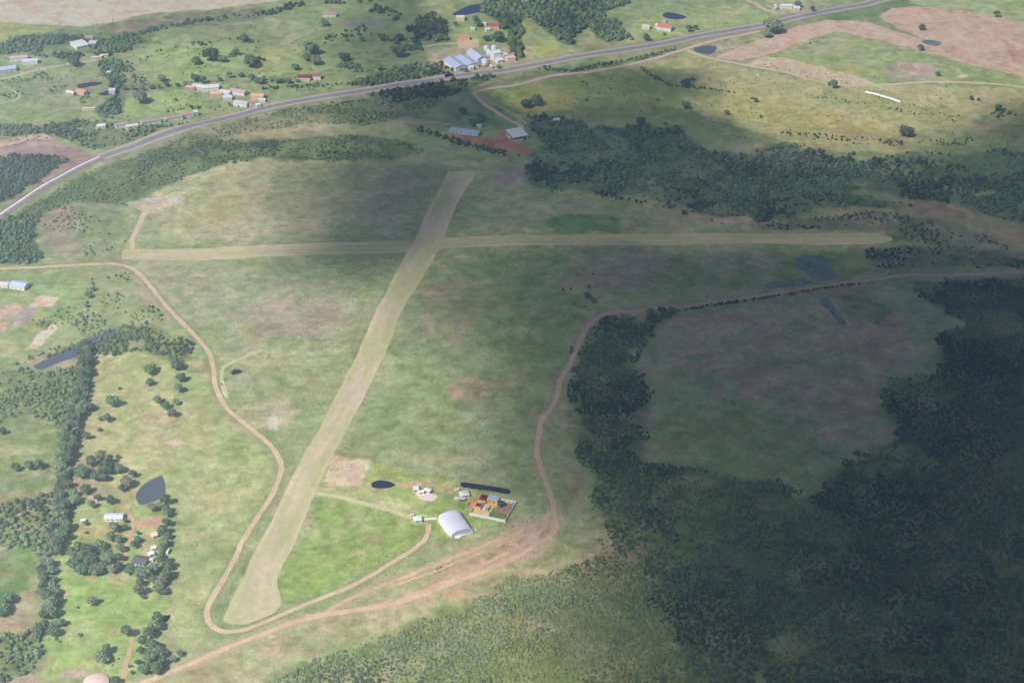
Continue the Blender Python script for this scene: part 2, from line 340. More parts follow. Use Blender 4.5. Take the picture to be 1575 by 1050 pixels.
# airfield grass
AIR = [(190,320),(280,270),(400,240),(640,215),(700,230),(800,290),(900,305),(1100,345),(1300,352),(1500,375),(1575,400),(1575,416),(1300,430),(920,480),(890,510),(870,560),(830,640),(830,740),(845,800),(780,820),(640,870),(440,940),(330,965),(330,920),(430,750),(432,700),(330,610),(320,540),(190,400)]
patch(AIR, (152,168,126), 14, 12)
patch([(230,300),(300,262),(420,245),(560,240),(640,250),(640,350),(500,360),(260,372),(225,350)], (172,178,138), 14, 12, .9)
patch([(280,300),(420,290),(440,340),(300,345)], (160,168,124), 16, 14, .7)
patch([(600,260),(690,262),(650,330),(560,330)], (165,158,140), 14, 14, .6)
patch([(640,220),(800,230),(850,300),(1000,325),(1080,345),(900,350),(700,350),(740,290),(650,255)], (150,158,134), 14, 12, .7)
patch([(838,340),(875,332),(930,330),(965,345),(950,360),(860,358)], (112,148,104), 8, 7, .9)
patch([(1060,345),(1130,335),(1220,342),(1150,352)], (185,178,165), 6, 7, .5)
patch([(215,412),(400,402),(620,392),(560,520),(420,560),(330,560),(290,490)], (160,170,134), 12, 12, .7)
patch([(420,400),(630,390),(600,450),(480,440)], (140,160,118), 16, 14, .7)
patch([(380,460),(500,450),(530,500),(480,530),(380,520)], (160,153,138), 18, 16, .55)
patch([(560,560),(520,640),(460,720),(430,690),(350,610),(420,570)], (150,166,124), 12, 12, .7)
patch([(395,620),(430,612),(470,630),(450,650),(400,650),(375,655),(370,630)], (186,180,152), 10, 10, .65)
patch([(412,642),(420,638),(428,642),(428,660),(416,662),(411,650)], (192,188,172), 2, 2, .9)
patch([(640,440),(690,400),(850,390),(890,470),(850,560),(830,640),(820,740),(700,730),(580,710),(530,690),(600,560)], (138,162,118), 14, 12, .8)
patch([(660,430),(720,420),(760,440),(700,520),(640,520),(630,480)], (174,160,142), 20, 18, .6)
patch([(680,590),(720,575),(760,600),(730,615),(690,612)], (200,164,140), 10, 8, .6)
patch([(700,600),(780,590),(800,650),(720,650)], (168,166,138), 16, 14, .5)
patch([(640,690),(760,700),(800,735),(740,745),(650,715)], (176,176,140), 14, 12, .5)
patch([(800,640),(830,650),(830,740),(810,760),(790,700)], (140,155,126), 14, 12, .6)
patch([(880,390),(1050,385),(1080,420),(960,450),(880,440)], (164,152,140), 18, 18, .7)
patch([(1080,395),(1170,385),(1200,400),(1180,425),(1100,420)], (176,156,148), 12, 12, .6)
patch([(990,420),(1100,400),(1180,420),(1200,440),(1060,455),(980,460)], (140,160,112), 14, 12, .6)
patch([(1085,440),(1140,442),(1190,448),(1160,456),(1085,462)], (190,165,150), 6, 6, .6)
patch([(1200,385),(1290,380),(1330,400),(1340,425),(1260,440),(1190,430)], (138,162,104), 14, 10, .8)
patch([(1330,380),(1400,385),(1480,410),(1400,420),(1340,415)], (150,148,134), 14, 12, .6)
patch([(1240,340),(1400,330),(1575,350),(1575,410),(1450,395),(1380,372),(1380,356)], (156,158,132), 14, 12, .7)
patch([(1490,398),(1530,396),(1540,408),(1500,410)], (186,150,140), 6, 6, .6)
# the mown triangle and apron
patch([(500,760),(560,778),(640,798),(655,815),(640,835),(560,880),(450,925),(432,930),(430,890),(460,830),(480,778)], (142,168,106), 5, 5, .95)
patch([(440,860),(520,840),(540,880),(460,910)], (150,174,104), 14, 12, .6)
patch([(537,846),(560,846),(562,852),(540,853)], (190,184,140), 5, 3, .6)
patch([(488,866),(505,864),(506,870),(490,871)], (190,184,140), 4, 3, .6)
patch([(460,886),(480,888),(476,894),(462,892)], (188,184,140), 4, 3, .6)
patch([(505,713),(516,703),(570,705),(572,709),(557,747),(500,747),(497,742)], (196,188,152), 3, 3)
patch([(520,712),(560,708),(562,730),(548,744),(525,738)], (190,178,156), 8, 8, .6)
patch([(575,712),(700,740),(800,760),(800,800),(740,818),(680,830),(650,810),(640,795),(560,770),(500,755),(560,748)], (152,176,112), 5, 5, .95)
patch([(495,748),(560,748),(600,752),(590,760),(520,758),(495,756)], (184,186,140), 4, 4, .7)
patch([(610,744),(640,739),(670,740),(680,748),(640,752),(610,750)], (196,184,156), 4, 4, .8)
patch([(680,748),(715,750),(722,756),(700,762),(672,756)], (188,176,148), 5, 4, .6)
patch([(570,765),(680,770),(690,782),(640,792),(590,780)], (172,184,128), 10, 8, .6)
patch([(722,764),(738,760),(730,778),(722,776)], (196,140,110), 2, 2, .8)
# south of the hangar
patch([(440,965),(640,900),(760,870),(850,830),(870,850),(920,860),(900,880),(700,930),(560,980),(420,1040),(330,1060),(250,1060)], (160,168,126), 10, 10, .8)
patch([(630,890),(700,870),(790,835),(820,840),(740,872),(680,893)], (182,164,138), 8, 14, .45)
patch([(640,895),(700,880),(730,880),(700,905),(660,905)], (184,158,140), 6, 7, .6)
patch([(560,935),(640,920),(720,905),(715,925),(690,930),(560,975),(500,980),(480,960)], (180,170,140), 10, 10, .6)
patch([(680,918),(712,908),(714,926),(695,930)], (204,168,140), 4, 4, .8)
patch([(400,1000),(430,990),(470,995),(490,1000),(440,1020),(410,1015)], (186,166,146), 8, 8, .7)
patch([(410,985),(440,975),(450,990),(425,998)], (180,168,140), 5, 5, .6)
patch([(720,940),(724,948),(725,962),(719,950),(716,942)], (200,170,140), 1.5, 1.5, .9)
patch([(790,800),(830,790),(850,780),(862,800),(858,825),(810,840),(770,840)], (178,160,142), 6, 7, .8)
patch([(870,790),(910,780),(940,800),(960,840),(900,850),(870,830)], (160,158,134), 12, 12, .7)
patch([(880,862),(905,850),(912,862),(890,868)], (186,164,140), 5, 5, .7)
patch([(846,640),(872,640),(885,700),(905,760),(900,800),(860,780),(840,720)], (152,158,136), 12, 12, .7)
patch([(650,420),(880,385),(900,470),(860,560),(740,500)], (126,152,110), 26, 30, .6)
patch([(870,720),(890,735),(895,780),(868,790),(862,760)], (170,150,138), 10, 10, .6)
patch([(880,515),(895,500),(905,500),(885,550),(868,590),(860,620),(850,620),(868,560)], (168,154,142), 6, 6, .6)
# eastern meadow inside the wood
MEADOW = [(1000,478),(1200,462),(1400,432),(1470,470),(1480,495),(1445,520),(1440,580),(1350,590),(1360,620),(1385,670),(1295,715),(1280,760),(1252,780),(1310,800),(1270,850),(1245,850),(1240,800),(1200,780),(1120,760),(1050,735),(985,725),(990,650),(1005,600),(980,550),(1010,510)]
patch(MEADOW, (146,166,128), 24, 26)
patch([(1030,500),(1200,465),(1340,450),(1440,520),(1430,575),(1350,585),(1380,665),(1310,700),(1290,660),(1200,640),(1080,600),(1060,540)], (182,158,142), 30, 40, .6)
patch([(1080,625),(1200,600),(1240,640),(1290,700),(1270,780),(1180,765),(1060,735),(1000,715),(1000,640)], (136,158,116), 18, 16, .8)
patch([(1290,460),(1340,450),(1370,480),(1350,505),(1310,495)], (110,142,98), 10, 10, .8)
patch([(1185,545),(1215,548),(1220,568),(1200,570)], (125,156,112), 8, 8, .6)
patch([(1262,676),(1285,674),(1282,682),(1262,682)], (196,146,128), 5, 5, .6)
patch([(1258,790),(1310,790),(1290,815),(1260,850),(1240,850),(1245,815)], (180,152,136), 8, 8, .7)
patch([(1270,730),(1290,722),(1288,750),(1272,756)], (164,140,144), 6, 6, .7)
patch([(1432,572),(1452,572),(1470,590),(1450,590)], (190,154,140), 4, 5, .6)
patch([(640,905),(700,885),(760,862),(800,842),(840,822),(858,822),(850,838),(790,868),(720,895),(680,910)], (196,172,148), 7, 8, .75)
patch([(560,915),(640,888),(700,866),(780,832),(800,836),(740,862),(660,896),(580,922)], (184,172,136), 6, 12, .35)
patch([(800,806),(835,792),(850,775),(858,800),(856,822),(826,838),(800,830)], (188,166,150), 5, 6, .85)
patch([(240,724),(258,724),(260,768),(240,780),(212,784),(202,768),(212,750),(226,736)], (176,178,134), 4, 4, .8)
patch([(564,744),(576,735),(598,735),(616,745),(602,753),(574,754)], (178,184,132), 3, 3, .8)
patch([(703,738),(750,741),(790,750),(790,763),(748,758),(704,751)], (150,150,124), 3, 3, .7)
patch([(1000,760),(1060,735),(1200,760),(1260,780),(1320,800),(1300,860),(1200,900),(1080,860),(1010,800)], (140,160,120), 30, 35, .9)
# left farmland
patch([(488,748),(530,749),(600,764),(640,785),(664,798),(650,806),(600,790),(545,776),(488,762)], (178,188,138), 4, 3, .85)
patch([(690,207),(740,212),(780,214),(800,222),(835,230),(836,240),(800,234),(740,222),(688,213)], (176,132,120), 4, 4, .9)
patch([(764,202),(780,198),(784,212),(766,212)], (170,140,128), 4, 4, .8)
patch([(770,262),(800,256),(812,278),(790,284),(765,276)], (165,150,160), 6, 7, .7)
patch([(261,640),(263,640),(263.5,760),(261.5,760)], (128,146,100), 1.5, .6, .8)
patch([(262,800),(264,800),(250,960),(248,960)], (134,150,104), 1.5, .8, .6)
patch([(330,930),(334,930),(395,800),(420,740),(417,738),(390,800)], (130,152,104), 3, 2, .7)
patch([(328,940),(338,960),(352,966),(344,950),(372,886),(395,840),(392,834),(366,880)], (126,148,104), 3, 2, .7)
patch([(-100,420),(60,415),(180,412),(300,530),(300,560),(260,560),(130,520),(60,545),(-100,590)], (142,164,116), 10, 10, .9)
patch([(40,440),(90,436),(120,445),(95,462),(55,456)], (136,176,116), 6, 6, .8)
patch([(-60,448),(45,452),(50,465),(20,468),(-60,470)], (160,176,116), 5, 5, .8)
patch([(-60,470),(20,468),(48,470),(28,480),(12,500),(0,510),(-60,525)], (184,168,146), 4, 4, .9)
patch([(51,463),(61,452),(93,456),(82,468),(50,470),(46,468)], (204,182,158), 1.5, 1.5)
patch([(12,500),(44,468),(58,470),(55,480),(40,498),(15,502)], (168,158,152), 3, 3)
patch([(38,536),(60,510),(80,496),(90,498),(70,520),(68,526),(52,534)], (210,194,168), 2, 3)
patch([(60,475),(80,470),(70,490),(55,505),(30,520),(0,525),(0,540),(40,520)], (168,180,112), 6, 6, .7)
patch([(-60,520),(20,515),(30,540),(-60,560)], (172,176,132), 8, 8, .7)
patch([(140,420),(200,420),(235,470),(240,520),(180,500),(150,460)], (150,168,124), 10, 10, .7)
PAST = [(135,545),(215,540),(262,560),(268,620),(265,680),(262,780),(200,760),(115,700),(120,660),(130,610)]
patch(PAST, (168,178,128), 5, 6)
patch([(268,560),(325,590),(345,640),(425,720),(400,780),(320,930),(310,970),(270,1000),(262,880),(262,700)], (156,174,122), 8, 8, .95)
patch([(290,620),(420,715),(380,800),(300,800),(270,700)], (172,182,132), 16, 12, .6)
patch([(262,678),(275,672),(290,682),(270,686)], (206,190,172), 3, 3, .8)
patch([(-100,640),(100,650),(105,690),(95,760),(0,760),(-100,760)], (134,154,110), 8, 8, .9)
patch([(-100,690),(95,690),(90,730),(-100,735)], (146,162,112), 10, 8, .7)
patch([(-100,740),(80,745),(60,780),(-100,790)], (122,146,102), 8, 8, .8)
patch([(-100,830),(40,840),(62,870),(60,900),(20,915),(-100,925)], (118,144,98), 6, 6, .95)
patch([(100,765),(200,760),(262,790),(255,1000),(190,1050),(60,1050),(50,1010),(80,950),(85,890),(100,830)], (150,174,114), 5, 6, .95)
patch([(85,880),(180,890),(250,930),(240,960),(195,1010),(150,1030),(60,1040),(85,960)], (146,176,108), 10, 8, .8)
patch([(104,806),(160,808),(164,824),(110,820)], (182,172,132), 4, 4, .8)
patch([(160,800),(165,845),(180,836),(182,800)], (164,158,126), 3, 4, .7)
patch([(104,820),(125,830),(108,845)], (180,184,112), 4, 3, .8)
patch([(208,797),(246,790),(244,808),(212,812)], (186,156,132), 3, 3, .9)
patch([(218,820),(240,810),(240,850),(222,860)], (196,166,140), 3, 4, .7)
patch([(170,880),(200,884),(190,900),(172,898)], (184,160,132), 4, 4, .7)
patch([(138,888),(158,886),(156,894),(136,894)], (188,158,140), 2, 3, .7)
patch([(180,740),(200,730),(215,760),(190,790),(172,780)], (180,170,134), 5, 5, .6)
patch([(102,768),(118,758),(112,772)], (196,176,150), 2, 2, .7)
patch([(130,764),(148,762),(150,774),(134,772)], (200,182,158), 3, 3, .7)
patch([(85,895),(100,898),(108,914),(90,916)], (190,164,130), 4, 4, .8)
patch([(160,965),(180,962),(182,972),(165,976)], (190,170,130), 5, 4, .5)
patch([(90,1028),(130,1026),(140,1040),(100,1045)], (178,164,152), 5, 5, .8)
patch([(20,1030),(60,1035),(50,1060),(20,1060)], (168,158,140), 6, 6, .7)
patch([(286,555),(310,556),(305,565),(290,564)], (190,178,148), 3, 3, .7)
patch([(240,945),(262,935),(262,950),(245,952)], (190,176,150), 3, 3, .6)
patch([(180,308),(215,312),(240,304),(283,306),(282,316),(250,322),(225,330),(210,320)], (200,186,160), 3, 4, .85)
patch([(212,306),(240,303),(283,305),(280,313),(250,311),(215,310)], (196,190,182), 2, 3, .9)

WOODS = []   # polygon, spacing, rmin, rmax, colour set, fill
def wood(P, sp, r0, r1, cols, fill=0.95, hfac=1.0, name='woodland', lab=None): WOODS.append((P, sp, r0, r1, cols, fill, hfac, name, lab))
EAST = [(930,484),(962,486),(985,494),(1030,478),(1040,490),(1018,500),(985,520),(975,560),(1000,600),(988,660),(985,716),(1080,722),(1180,738),(1235,770),(1262,748),(1290,716),(1385,670),(1362,640),(1345,600),(1370,582),(1442,574),(1446,520),(1482,494),(1440,466),(1400,432),(1460,430),(1600,428),(1760,440),(1900,1180),(1085,1180),(1050,1060),(1030,960),(985,870),(950,830),(915,790),(905,740),(898,690),(880,650),(876,600),(880,555),(900,515)]
LITSCRUB = [(330,1180),(380,1060),(450,1030),(500,1012),(560,992),(600,970),(640,950),(690,940),(716,945),(740,918),(790,890),(840,882),(880,870),(950,850),(985,870),(1030,960),(1050,1060),(1085,1180)]
NORTH = [(805,186),(850,176),(880,186),(905,196),(985,192),(1050,204),(1090,232),(1160,238),(1200,222),(1255,228),(1330,250),(1400,232),(1470,236),(1560,232),(1760,250),(1760,370),(1575,350),(1480,318),(1400,305),(1330,292),(1310,300),(1400,318),(1330,322),(1245,318),(1235,332),(1170,338),(1105,336),(1050,322),(985,304),(900,294),(820,288),(800,262),(812,240),(835,222),(812,205)]
NE2 = [(1120,348),(1230,335),(1350,330),(1440,345),(1540,372),(1560,400),(1480,392),(1400,372),(1330,352),(1200,352)]
SEMID = [(1330,382),(1400,378),(1500,392),(1600,404),(1600,414),(1500,412),(1420,410),(1360,412),(1335,400)]
SLOPE = [(150,258),(250,226),(330,214),(460,216),(560,212),(640,222),(660,240),(600,248),(520,250),(400,244),(320,262),(240,290),(190,318),(130,312),(90,320),(60,340),(30,330),(80,296)]
SLOPE2 = [(180,250),(300,206),(430,172),(560,152),(690,150),(640,182),(560,196),(470,196),(380,206),(280,220)]
WESTWOOD = [(-80,370),(0,340),(40,325),(60,345),(48,372),(62,404),(-80,406)]
NWCUT = [(-60,258),(20,240),(70,238),(110,246),(60,280),(0,314),(-60,350)]
LEFTWOOD = [(-80,590),(0,570),(45,568),(70,575),(118,556),(128,590),(112,640),(104,668),(60,640),(0,650),(-80,660)]
MIDWOOD = [(130,524),(180,510),(240,512),(290,530),(296,548),(270,566),(250,552),(215,540),(140,544)]
RIVERSIDE = [(60,548),(110,526),(150,505),(200,500),(260,512),(190,522),(130,536)]
LEFTLOW = [(-60,790),(20,775),(80,760),(88,830),(70,866),(40,845),(-60,835)]
LEFTLOW2 = [(-60,985),(0,970),(60,975),(75,990),(60,1030),(20,1040),(-60,1060)]
TOPWOOD = [(742,-40),(980,-40),(960,10),(925,20),(950,36),(968,60),(935,66),(900,40),(880,70),(860,64),(830,40),(806,20),(800,92),(784,86),(785,55),(760,30),(740,20)]
TOPWOOD2 = [(640,28),(668,22),(690,40),(688,62),(660,66),(645,56)]
NWTREES = [(-60,60),(0,68),(50,54),(110,56),(160,60),(215,50),(222,66),(190,78),(165,84),(120,64),(60,72),(70,90),(40,80),(0,84),(-60,90)]
NWTREES2 = [(158,96),(188,94),(190,128),(180,138),(190,170),(160,182),(140,172),(172,150),(168,130),(155,112)]
NWBAND = [(-60,196),(60,192),(150,186),(200,196),(260,198),(160,232),(120,224),(60,208),(-60,212)]
ROADWOOD = [(560,142),(640,130),(728,120),(760,116),(728,136),(690,148),(600,160)]
ROADWOOD2 = [(610,108),(700,108),(700,124),(600,130),(520,132)]
for P_, c_, f_ in [(EAST,(108,130,98),18),(LITSCRUB,(134,150,108),8),(NORTH,(112,136,110),14),(NE2,(128,138,116),10),(SEMID,(120,132,112),8),(SLOPE,(112,130,100),12),(SLOPE2,(126,142,110),10),
               (WESTWOOD,(95,112,84),6),(NWCUT,(100,118,96),6),(LEFTWOOD,(128,146,104),6),(MIDWOOD,(132,146,104),5),(RIVERSIDE,(128,144,104),5),(LEFTLOW,(122,144,100),6),(LEFTLOW2,(120,140,96),6),
               (TOPWOOD,(105,130,98),5),(TOPWOOD2,(105,130,98),5),(NWTREES,(110,132,104),6),(NWTREES2,(110,132,104),5),(NWBAND,(124,142,110),6),(ROADWOOD,(110,130,102),6),(ROADWOOD2,(118,142,106),6)]:
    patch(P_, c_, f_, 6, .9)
patch([(1500,225),(1575,222),(1700,225),(1700,300),(1560,300),(1500,285)], (120,150,108), 8, 8, .5)
patch([(1380,262),(1470,282),(1540,300),(1575,300),(1500,305),(1400,282)], (156,162,128), 6, 6, .8)

# grid of the ground sheet: 1.5 m where the photo looks, coarse out to the horizon
def axis(a, b, st, far, grow=1.35):
    core = np.arange(a, b+st, st); o1 = []; p = core[-1]; s = st*2
    while p < far: p += s; s *= grow; o1.append(p)
    o0 = []; p = core[0]; s = st*2
    while p > -far: p -= s; s *= grow; o0.append(p)
    return np.array(o0[::-1] + list(core) + o1)
xs = axis(-1000, 1000, 1.5, 40000); ys = axis(1000, 3000, 1.6, 40000)
X, Y = np.meshgrid(xs, ys); sh = X.shape
print('ground grid', sh)
wx = (fbm(X, Y, 26, 3, 4)-0.5)*2; wy = (fbm(X, Y, 26, 77, 4)-0.5)*2
Z = hfun(X.ravel(), Y.ravel()).reshape(sh)
n1 = fbm(X, Y, 150, 5, 5); n2 = fbm(X, Y, 40, 11, 5, .6); n3 = fbm(X, Y, 9, 31, 3, .6)
COL = np.empty(sh+(3,), np.float32)
base = lin((150,165,122)); brown = lin((164,156,130)); green = lin((132,156,108))
COL[:] = base
k = sstep(.48, .66, n1)[..., None]; COL = COL*(1-k)+brown*k
k = sstep(.52, .34, n1)[..., None]*0; 
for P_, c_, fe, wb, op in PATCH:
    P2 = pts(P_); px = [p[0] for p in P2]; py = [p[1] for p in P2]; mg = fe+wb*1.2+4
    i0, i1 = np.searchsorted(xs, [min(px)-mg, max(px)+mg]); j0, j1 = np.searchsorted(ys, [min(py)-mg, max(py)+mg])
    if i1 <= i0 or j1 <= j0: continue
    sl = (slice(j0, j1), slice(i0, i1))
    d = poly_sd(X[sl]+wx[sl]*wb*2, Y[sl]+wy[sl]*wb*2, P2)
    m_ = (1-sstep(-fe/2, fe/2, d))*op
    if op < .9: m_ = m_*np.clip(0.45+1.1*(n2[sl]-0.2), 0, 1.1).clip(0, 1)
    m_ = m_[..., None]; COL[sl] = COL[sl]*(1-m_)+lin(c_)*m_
# natural mottling: dead-grass and lush patches, tussocks
k = (sstep(.52, .70, n2)*0.38)[..., None]; COL = COL*(1-k) + COL*np.array([1.12, .93, .88])*k
k = (sstep(.50, .32, n2)*0.5)[..., None]; COL = COL*(1-k) + COL*np.array([.80, .92, .74])*k
n4 = fbm(X+300, Y*1.0, 22, 57, 5, .7)
k = (sstep(.54, .64, n4)*sstep(.45, .6, n1+0.3*(n2-.5)+.05)*0.28)[..., None]; COL = COL*(1-k) + lin((164,146,132))*k
COL *= (1+0.55*(n3-0.5))[..., None]*(1+0.55*(n4-0.5))[..., None]
n5 = fbm(X*.55, Y, 5.5, 71, 3, .7); COL *= (1+0.38*(n5-0.5))[..., None]; del n5
# darker lush verge and worn halo beside the tracks
for L, w, c_, op in [(MAINWEST,7,(132,150,104),.5),(SOUTHROAD,8,(178,168,138),.5),(MIDTRACK,8,(176,168,138),.55),(EASTROAD,7,(160,152,130),.5),(HIGHWAY,16,(150,146,126),.7),(SERVICE,6,(160,156,130),.6),(BRANCH,5,(168,176,128),.5),(RUBBLETRACK,6,(180,176,142),.5),(CUTTING,9,(140,130,128),.8)]:
    P2 = pts(L); px = [p[0] for p in P2]; py = [p[1] for p in P2]; mg = w*2.5
    i0, i1 = np.searchsorted(xs, [min(px)-mg, max(px)+mg]); j0, j1 = np.searchsorted(ys, [min(py)-mg, max(py)+mg])
    sl = (slice(j0, j1), slice(i0, i1)); d = line_d(X[sl]+wx[sl]*5, Y[sl]+wy[sl]*5, P2)
    m_ = ((1-sstep(w*0.5, w*1.3, d))*op*(0.5+n2[sl]))[..., None].clip(0, 1); COL[sl] = COL[sl]*(1-m_)+lin(c_)*m_
ALB = (COL-HAZE)*GAIN; g_ = ALB.mean(-1, keepdims=True); ALB = np.clip(g_+(ALB-g_)*DESAT, 0.015, 0.6)
nx = len(xs); ny = len(ys)
V = np.stack([X.ravel(), Y.ravel(), Z.ravel()], 1)
i = np.arange(ny-1)[:, None]*nx; j = np.arange(nx-1)[None]
f = np.stack([i+j, i+j+1, i+nx+j+1, i+nx+j], -1).reshape(-1, 4)
GM = land_mat('meadow_soil_and_grass')
tag(np_mesh('ground', V, [f], GM, ALB.reshape(-1, 3), smooth=True), kind='structure')
del X, Y, Z, COL, ALB, V, f, n1, n2, n3, n4, wx, wy

# ================================================================== road ribbons
RM = land_mat('track_soil', fine=((0.8, .16), (5, .12)), bump=.3, tint=False)
def dirt(c, rut=0.34, mid=None):
    a0 = alb(c)
    def fn(A, S, X, Y):
        e = np.abs(A-0.5)*2; k = 1 - rut*np.exp(-((e-0.45)/0.16)**2)*0.0 + rut*(np.exp(-((e-0.5)/0.2)**2)-0.4)
        k = k*(1+0.35*(fbm(X, Y, 8, 91, 3)-.5))
        g = np.clip(sstep(.75, 1.0, e)*0.45 + (np.exp(-(e/0.18)**2)*0.35 if mid else 0), 0, 1)*(fbm(X, Y, 5, 19, 2)*1.2)
        return a0*k[:, None]*(1-g[:, None]) + alb(mid or (150,158,120))*g[:, None]
    return fn
def asphalt(A, S, X, Y):
    e = np.abs(A-0.5)*2
    a, sh_, vg = alb((140,141,139)), alb((178,177,170)), alb((168,168,148))
    k = sstep(.52, .62, e)[:, None]; c = a*(1-k)+sh_*k; k = sstep(.86, .98, e)[:, None]; c = c*(1-k)+vg*k
    c = c*(1+0.10*np.exp(-((e-0.26)/.07)**2))[:, None]
    return c*(1+0.25*(fbm(X, Y, 30, 93, 4)-.5))[:, None]
tag(ribbon('highway', HIGHWAY, 22, RM, 0.12, step=2.5, wob=.5, cols=asphalt, nx=25), kind='structure')
WHITE = mat('road_paint', (225,222,212), .7, .08)
def dashed(name, L, off, w, m, lift, dash=0, gap=0):
    Q = resample(pts(L), 2.0); T = np.gradient(Q, axis=0); T /= np.linalg.norm(T, axis=1)[:, None]; N = np.stack([-T[:, 1], T[:, 0]], 1)
    a = Q+N*(off-w/2); b = Q+N*(off+w/2); za = hfun(a[:, 0], a[:, 1])+lift; zb = hfun(b[:, 0], b[:, 1])+lift
    V = []; Fs = []
    for k in range(len(Q)-1):
        if dash and (k*2) % (dash+gap) >= dash: continue
        n = len(V); V += [(*a[k], za[k]), (*b[k], zb[k]), (*b[k+1], zb[k+1]), (*a[k+1], za[k+1])]; Fs.append((n, n+3, n+2, n+1))
    me = bpy.data.meshes.new(name); me.from_pydata(V, [], Fs); me.materials.append(m); o = bpy.data.objects.new(name, me); C.objects.link(o); o['kind'] = 'structure'; return o
dashed('road_markings', HIGHWAY, 4.9, 0.25, WHITE, 0.15); dashed('road_markings', HIGHWAY, -4.9, 0.25, WHITE, 0.15); dashed('road_markings', HIGHWAY, 0, 0.25, WHITE, 0.15, 4, 8)
def cutcol(A, S, X, Y):
    k = sstep(.30, .36, A)[:, None]; c = alb((228,226,220))*(1-k) + alb((150,138,146))*k; k = sstep(.72, .95, A)[:, None]
    return (c*(1-k)+alb((150,138,138))*k)*(1+0.2*(fbm(X, Y, 12, 93, 3)-.5))[:, None]
ribbon('road', CUTTING, lambda t: 9+0*t, RM, 0.12, wob=.3, cols=cutcol, nx=25)
ribbon('dirt_road', MAINWEST, 5.2, RM, 0.10, wob=.9, seed=3, cols=dirt((198,182,150)))
ribbon('dirt_road', SOUTHROAD, 5.6, RM, 0.07, wob=1.3, seed=5, cols=dirt((200,178,146)))
ribbon('dirt_road', MIDTRACK, 4.6, RM, 0.05, wob=1.6, seed=8, cols=dirt((196,172,142)))
ribbon('dirt_road', [(560,934),(610,922),(650,908),(700,890),(745,868),(790,846),(822,826),(840,806)], 3.6, RM, 0.045, wob=1.8, seed=31, cols=dirt((200,174,146)))
ribbon('dirt_road', [(600,902),(650,886),(700,868),(750,846),(790,830),(828,812)], 3.0, RM, 0.04, wob=1.6, seed=33, cols=dirt((194,172,142)))
ribbon('dirt_road', [(470,945),(520,938),(580,930),(640,915),(690,903)], 3.2, RM, 0.04, wob=1.5, seed=35, cols=dirt((196,174,144)))
ribbon('dirt_road', EASTROAD, 5.0, RM, 0.06, wob=1.2, seed=9, cols=dirt((190,172,150)))
ribbon('dirt_road', SERVICE, 6.5, RM, 0.08, wob=1.0, seed=10, cols=dirt((206,186,164)))
ribbon('dirt_road', BRANCH, 5.5, RM, 0.06, wob=.9, seed=11, cols=dirt((204,196,164)))
ribbon('dirt_road', FARMTRACK, 7.5, RM, 0.07, wob=1.0, seed=12, cols=dirt((206,180,158)))
ribbon('dirt_road', FARMTRACK2, 3.0, RM, 0.05, wob=.8, seed=13, cols=dirt((194,180,150)))
ribbon('dirt_road', WESTLANE, 3.5, RM, 0.05, wob=1.0, seed=14, cols=dirt((178,172,150)))
ribbon('dirt_road', RUBBLETRACK, 6.0, RM, 0.07, wob=1.2, seed=15, cols=dirt((200,190,154)))
ribbon('dirt_road', MIDGRASSTRACK, 4.2, RM, 0.05, wob=1.2, seed=16, cols=dirt((190,194,158), mid=(160,175,130)))
ribbon('dirt_road', NWLANE, 6.0, RM, 0.06, wob=1.0, seed=17, cols=dirt((198,188,158)))
ribbon('dirt_road', NWLOOP, 3.5, RM, 0.05, wob=.9, seed=18, cols=dirt((190,186,156)))
ribbon('dirt_road', FARMLANE, 4.4, RM, 0.06, wob=1.0, seed=19, cols=dirt((196,162,136)))
ribbon('dirt_road', FARMLANE2, 4.0, RM, 0.05, wob=1.2, seed=20, cols=dirt((196,158,134)))
ribbon('dirt_road', FARMLANE3, 4.5, RM, 0.05, wob=1.5, seed=21, cols=dirt((184,164,130)))
ribbon('dirt_road', NELANE, 5.0, RM, 0.05, wob=1.0, seed=22, cols=dirt((206,188,156)))
ribbon('dirt_road', FIELDLANE, 5.0, RM, 0.05, wob=1.0, seed=23, cols=dirt((190,186,148)))
ribbon('taxiway', TAXIWAY, 5.0, RM, 0.05, wob=1.2, seed=24, cols=dirt((192,192,150), mid=(180,184,140)))

# ================================================================== runways: mown strips given by both edges
def strip(name, A, B, m, colf, lift, nx=17, step=2.0):
    n = 420
    def par(L):
        Q = resample(pts(L), 1.0); d = np.concatenate([[0], np.cumsum(np.linalg.norm(np.diff(Q, axis=0), axis=1))]); t = np.linspace(0, d[-1], n)
        return np.stack([np.interp(t, d, Q[:, 0]), np.interp(t, d, Q[:, 1])], 1)
    a = par(A); b = par(B); s = np.arange(n)*2.0
    d = b-a; L = np.linalg.norm(d, axis=1)[:, None]+1e-6; d = d/L
    a = a + d*((fbm(s, s*0, 16, 41, 4)-.5)*2.6)[:, None]; b = b + d*((fbm(s, s*0+9, 16, 45, 4)-.5)*2.6)[:, None]
    t = np.linspace(0, 1, nx)[None, :, None]; P = a[:, None]*(1-t)+b[:, None]*t
    X = P[..., 0].ravel(); Y = P[..., 1].ravel(); Z = hfun(X, Y)+lift
    i = np.arange(n-1)[:, None]*nx; j = np.arange(nx-1)[None]; f = np.stack([i+j, i+j+1, i+nx+j+1, i+nx+j], -1).reshape(-1, 4)
    W = np.broadcast_to(t[..., 0], (n, nx)).ravel(); S = np.broadcast_to(s[:, None], (n, nx)).ravel()
    o = np_mesh(name, np.stack([X, Y, Z], 1), [f], m, colf(W, S, X, Y)); o['kind'] = 'structure'; return o
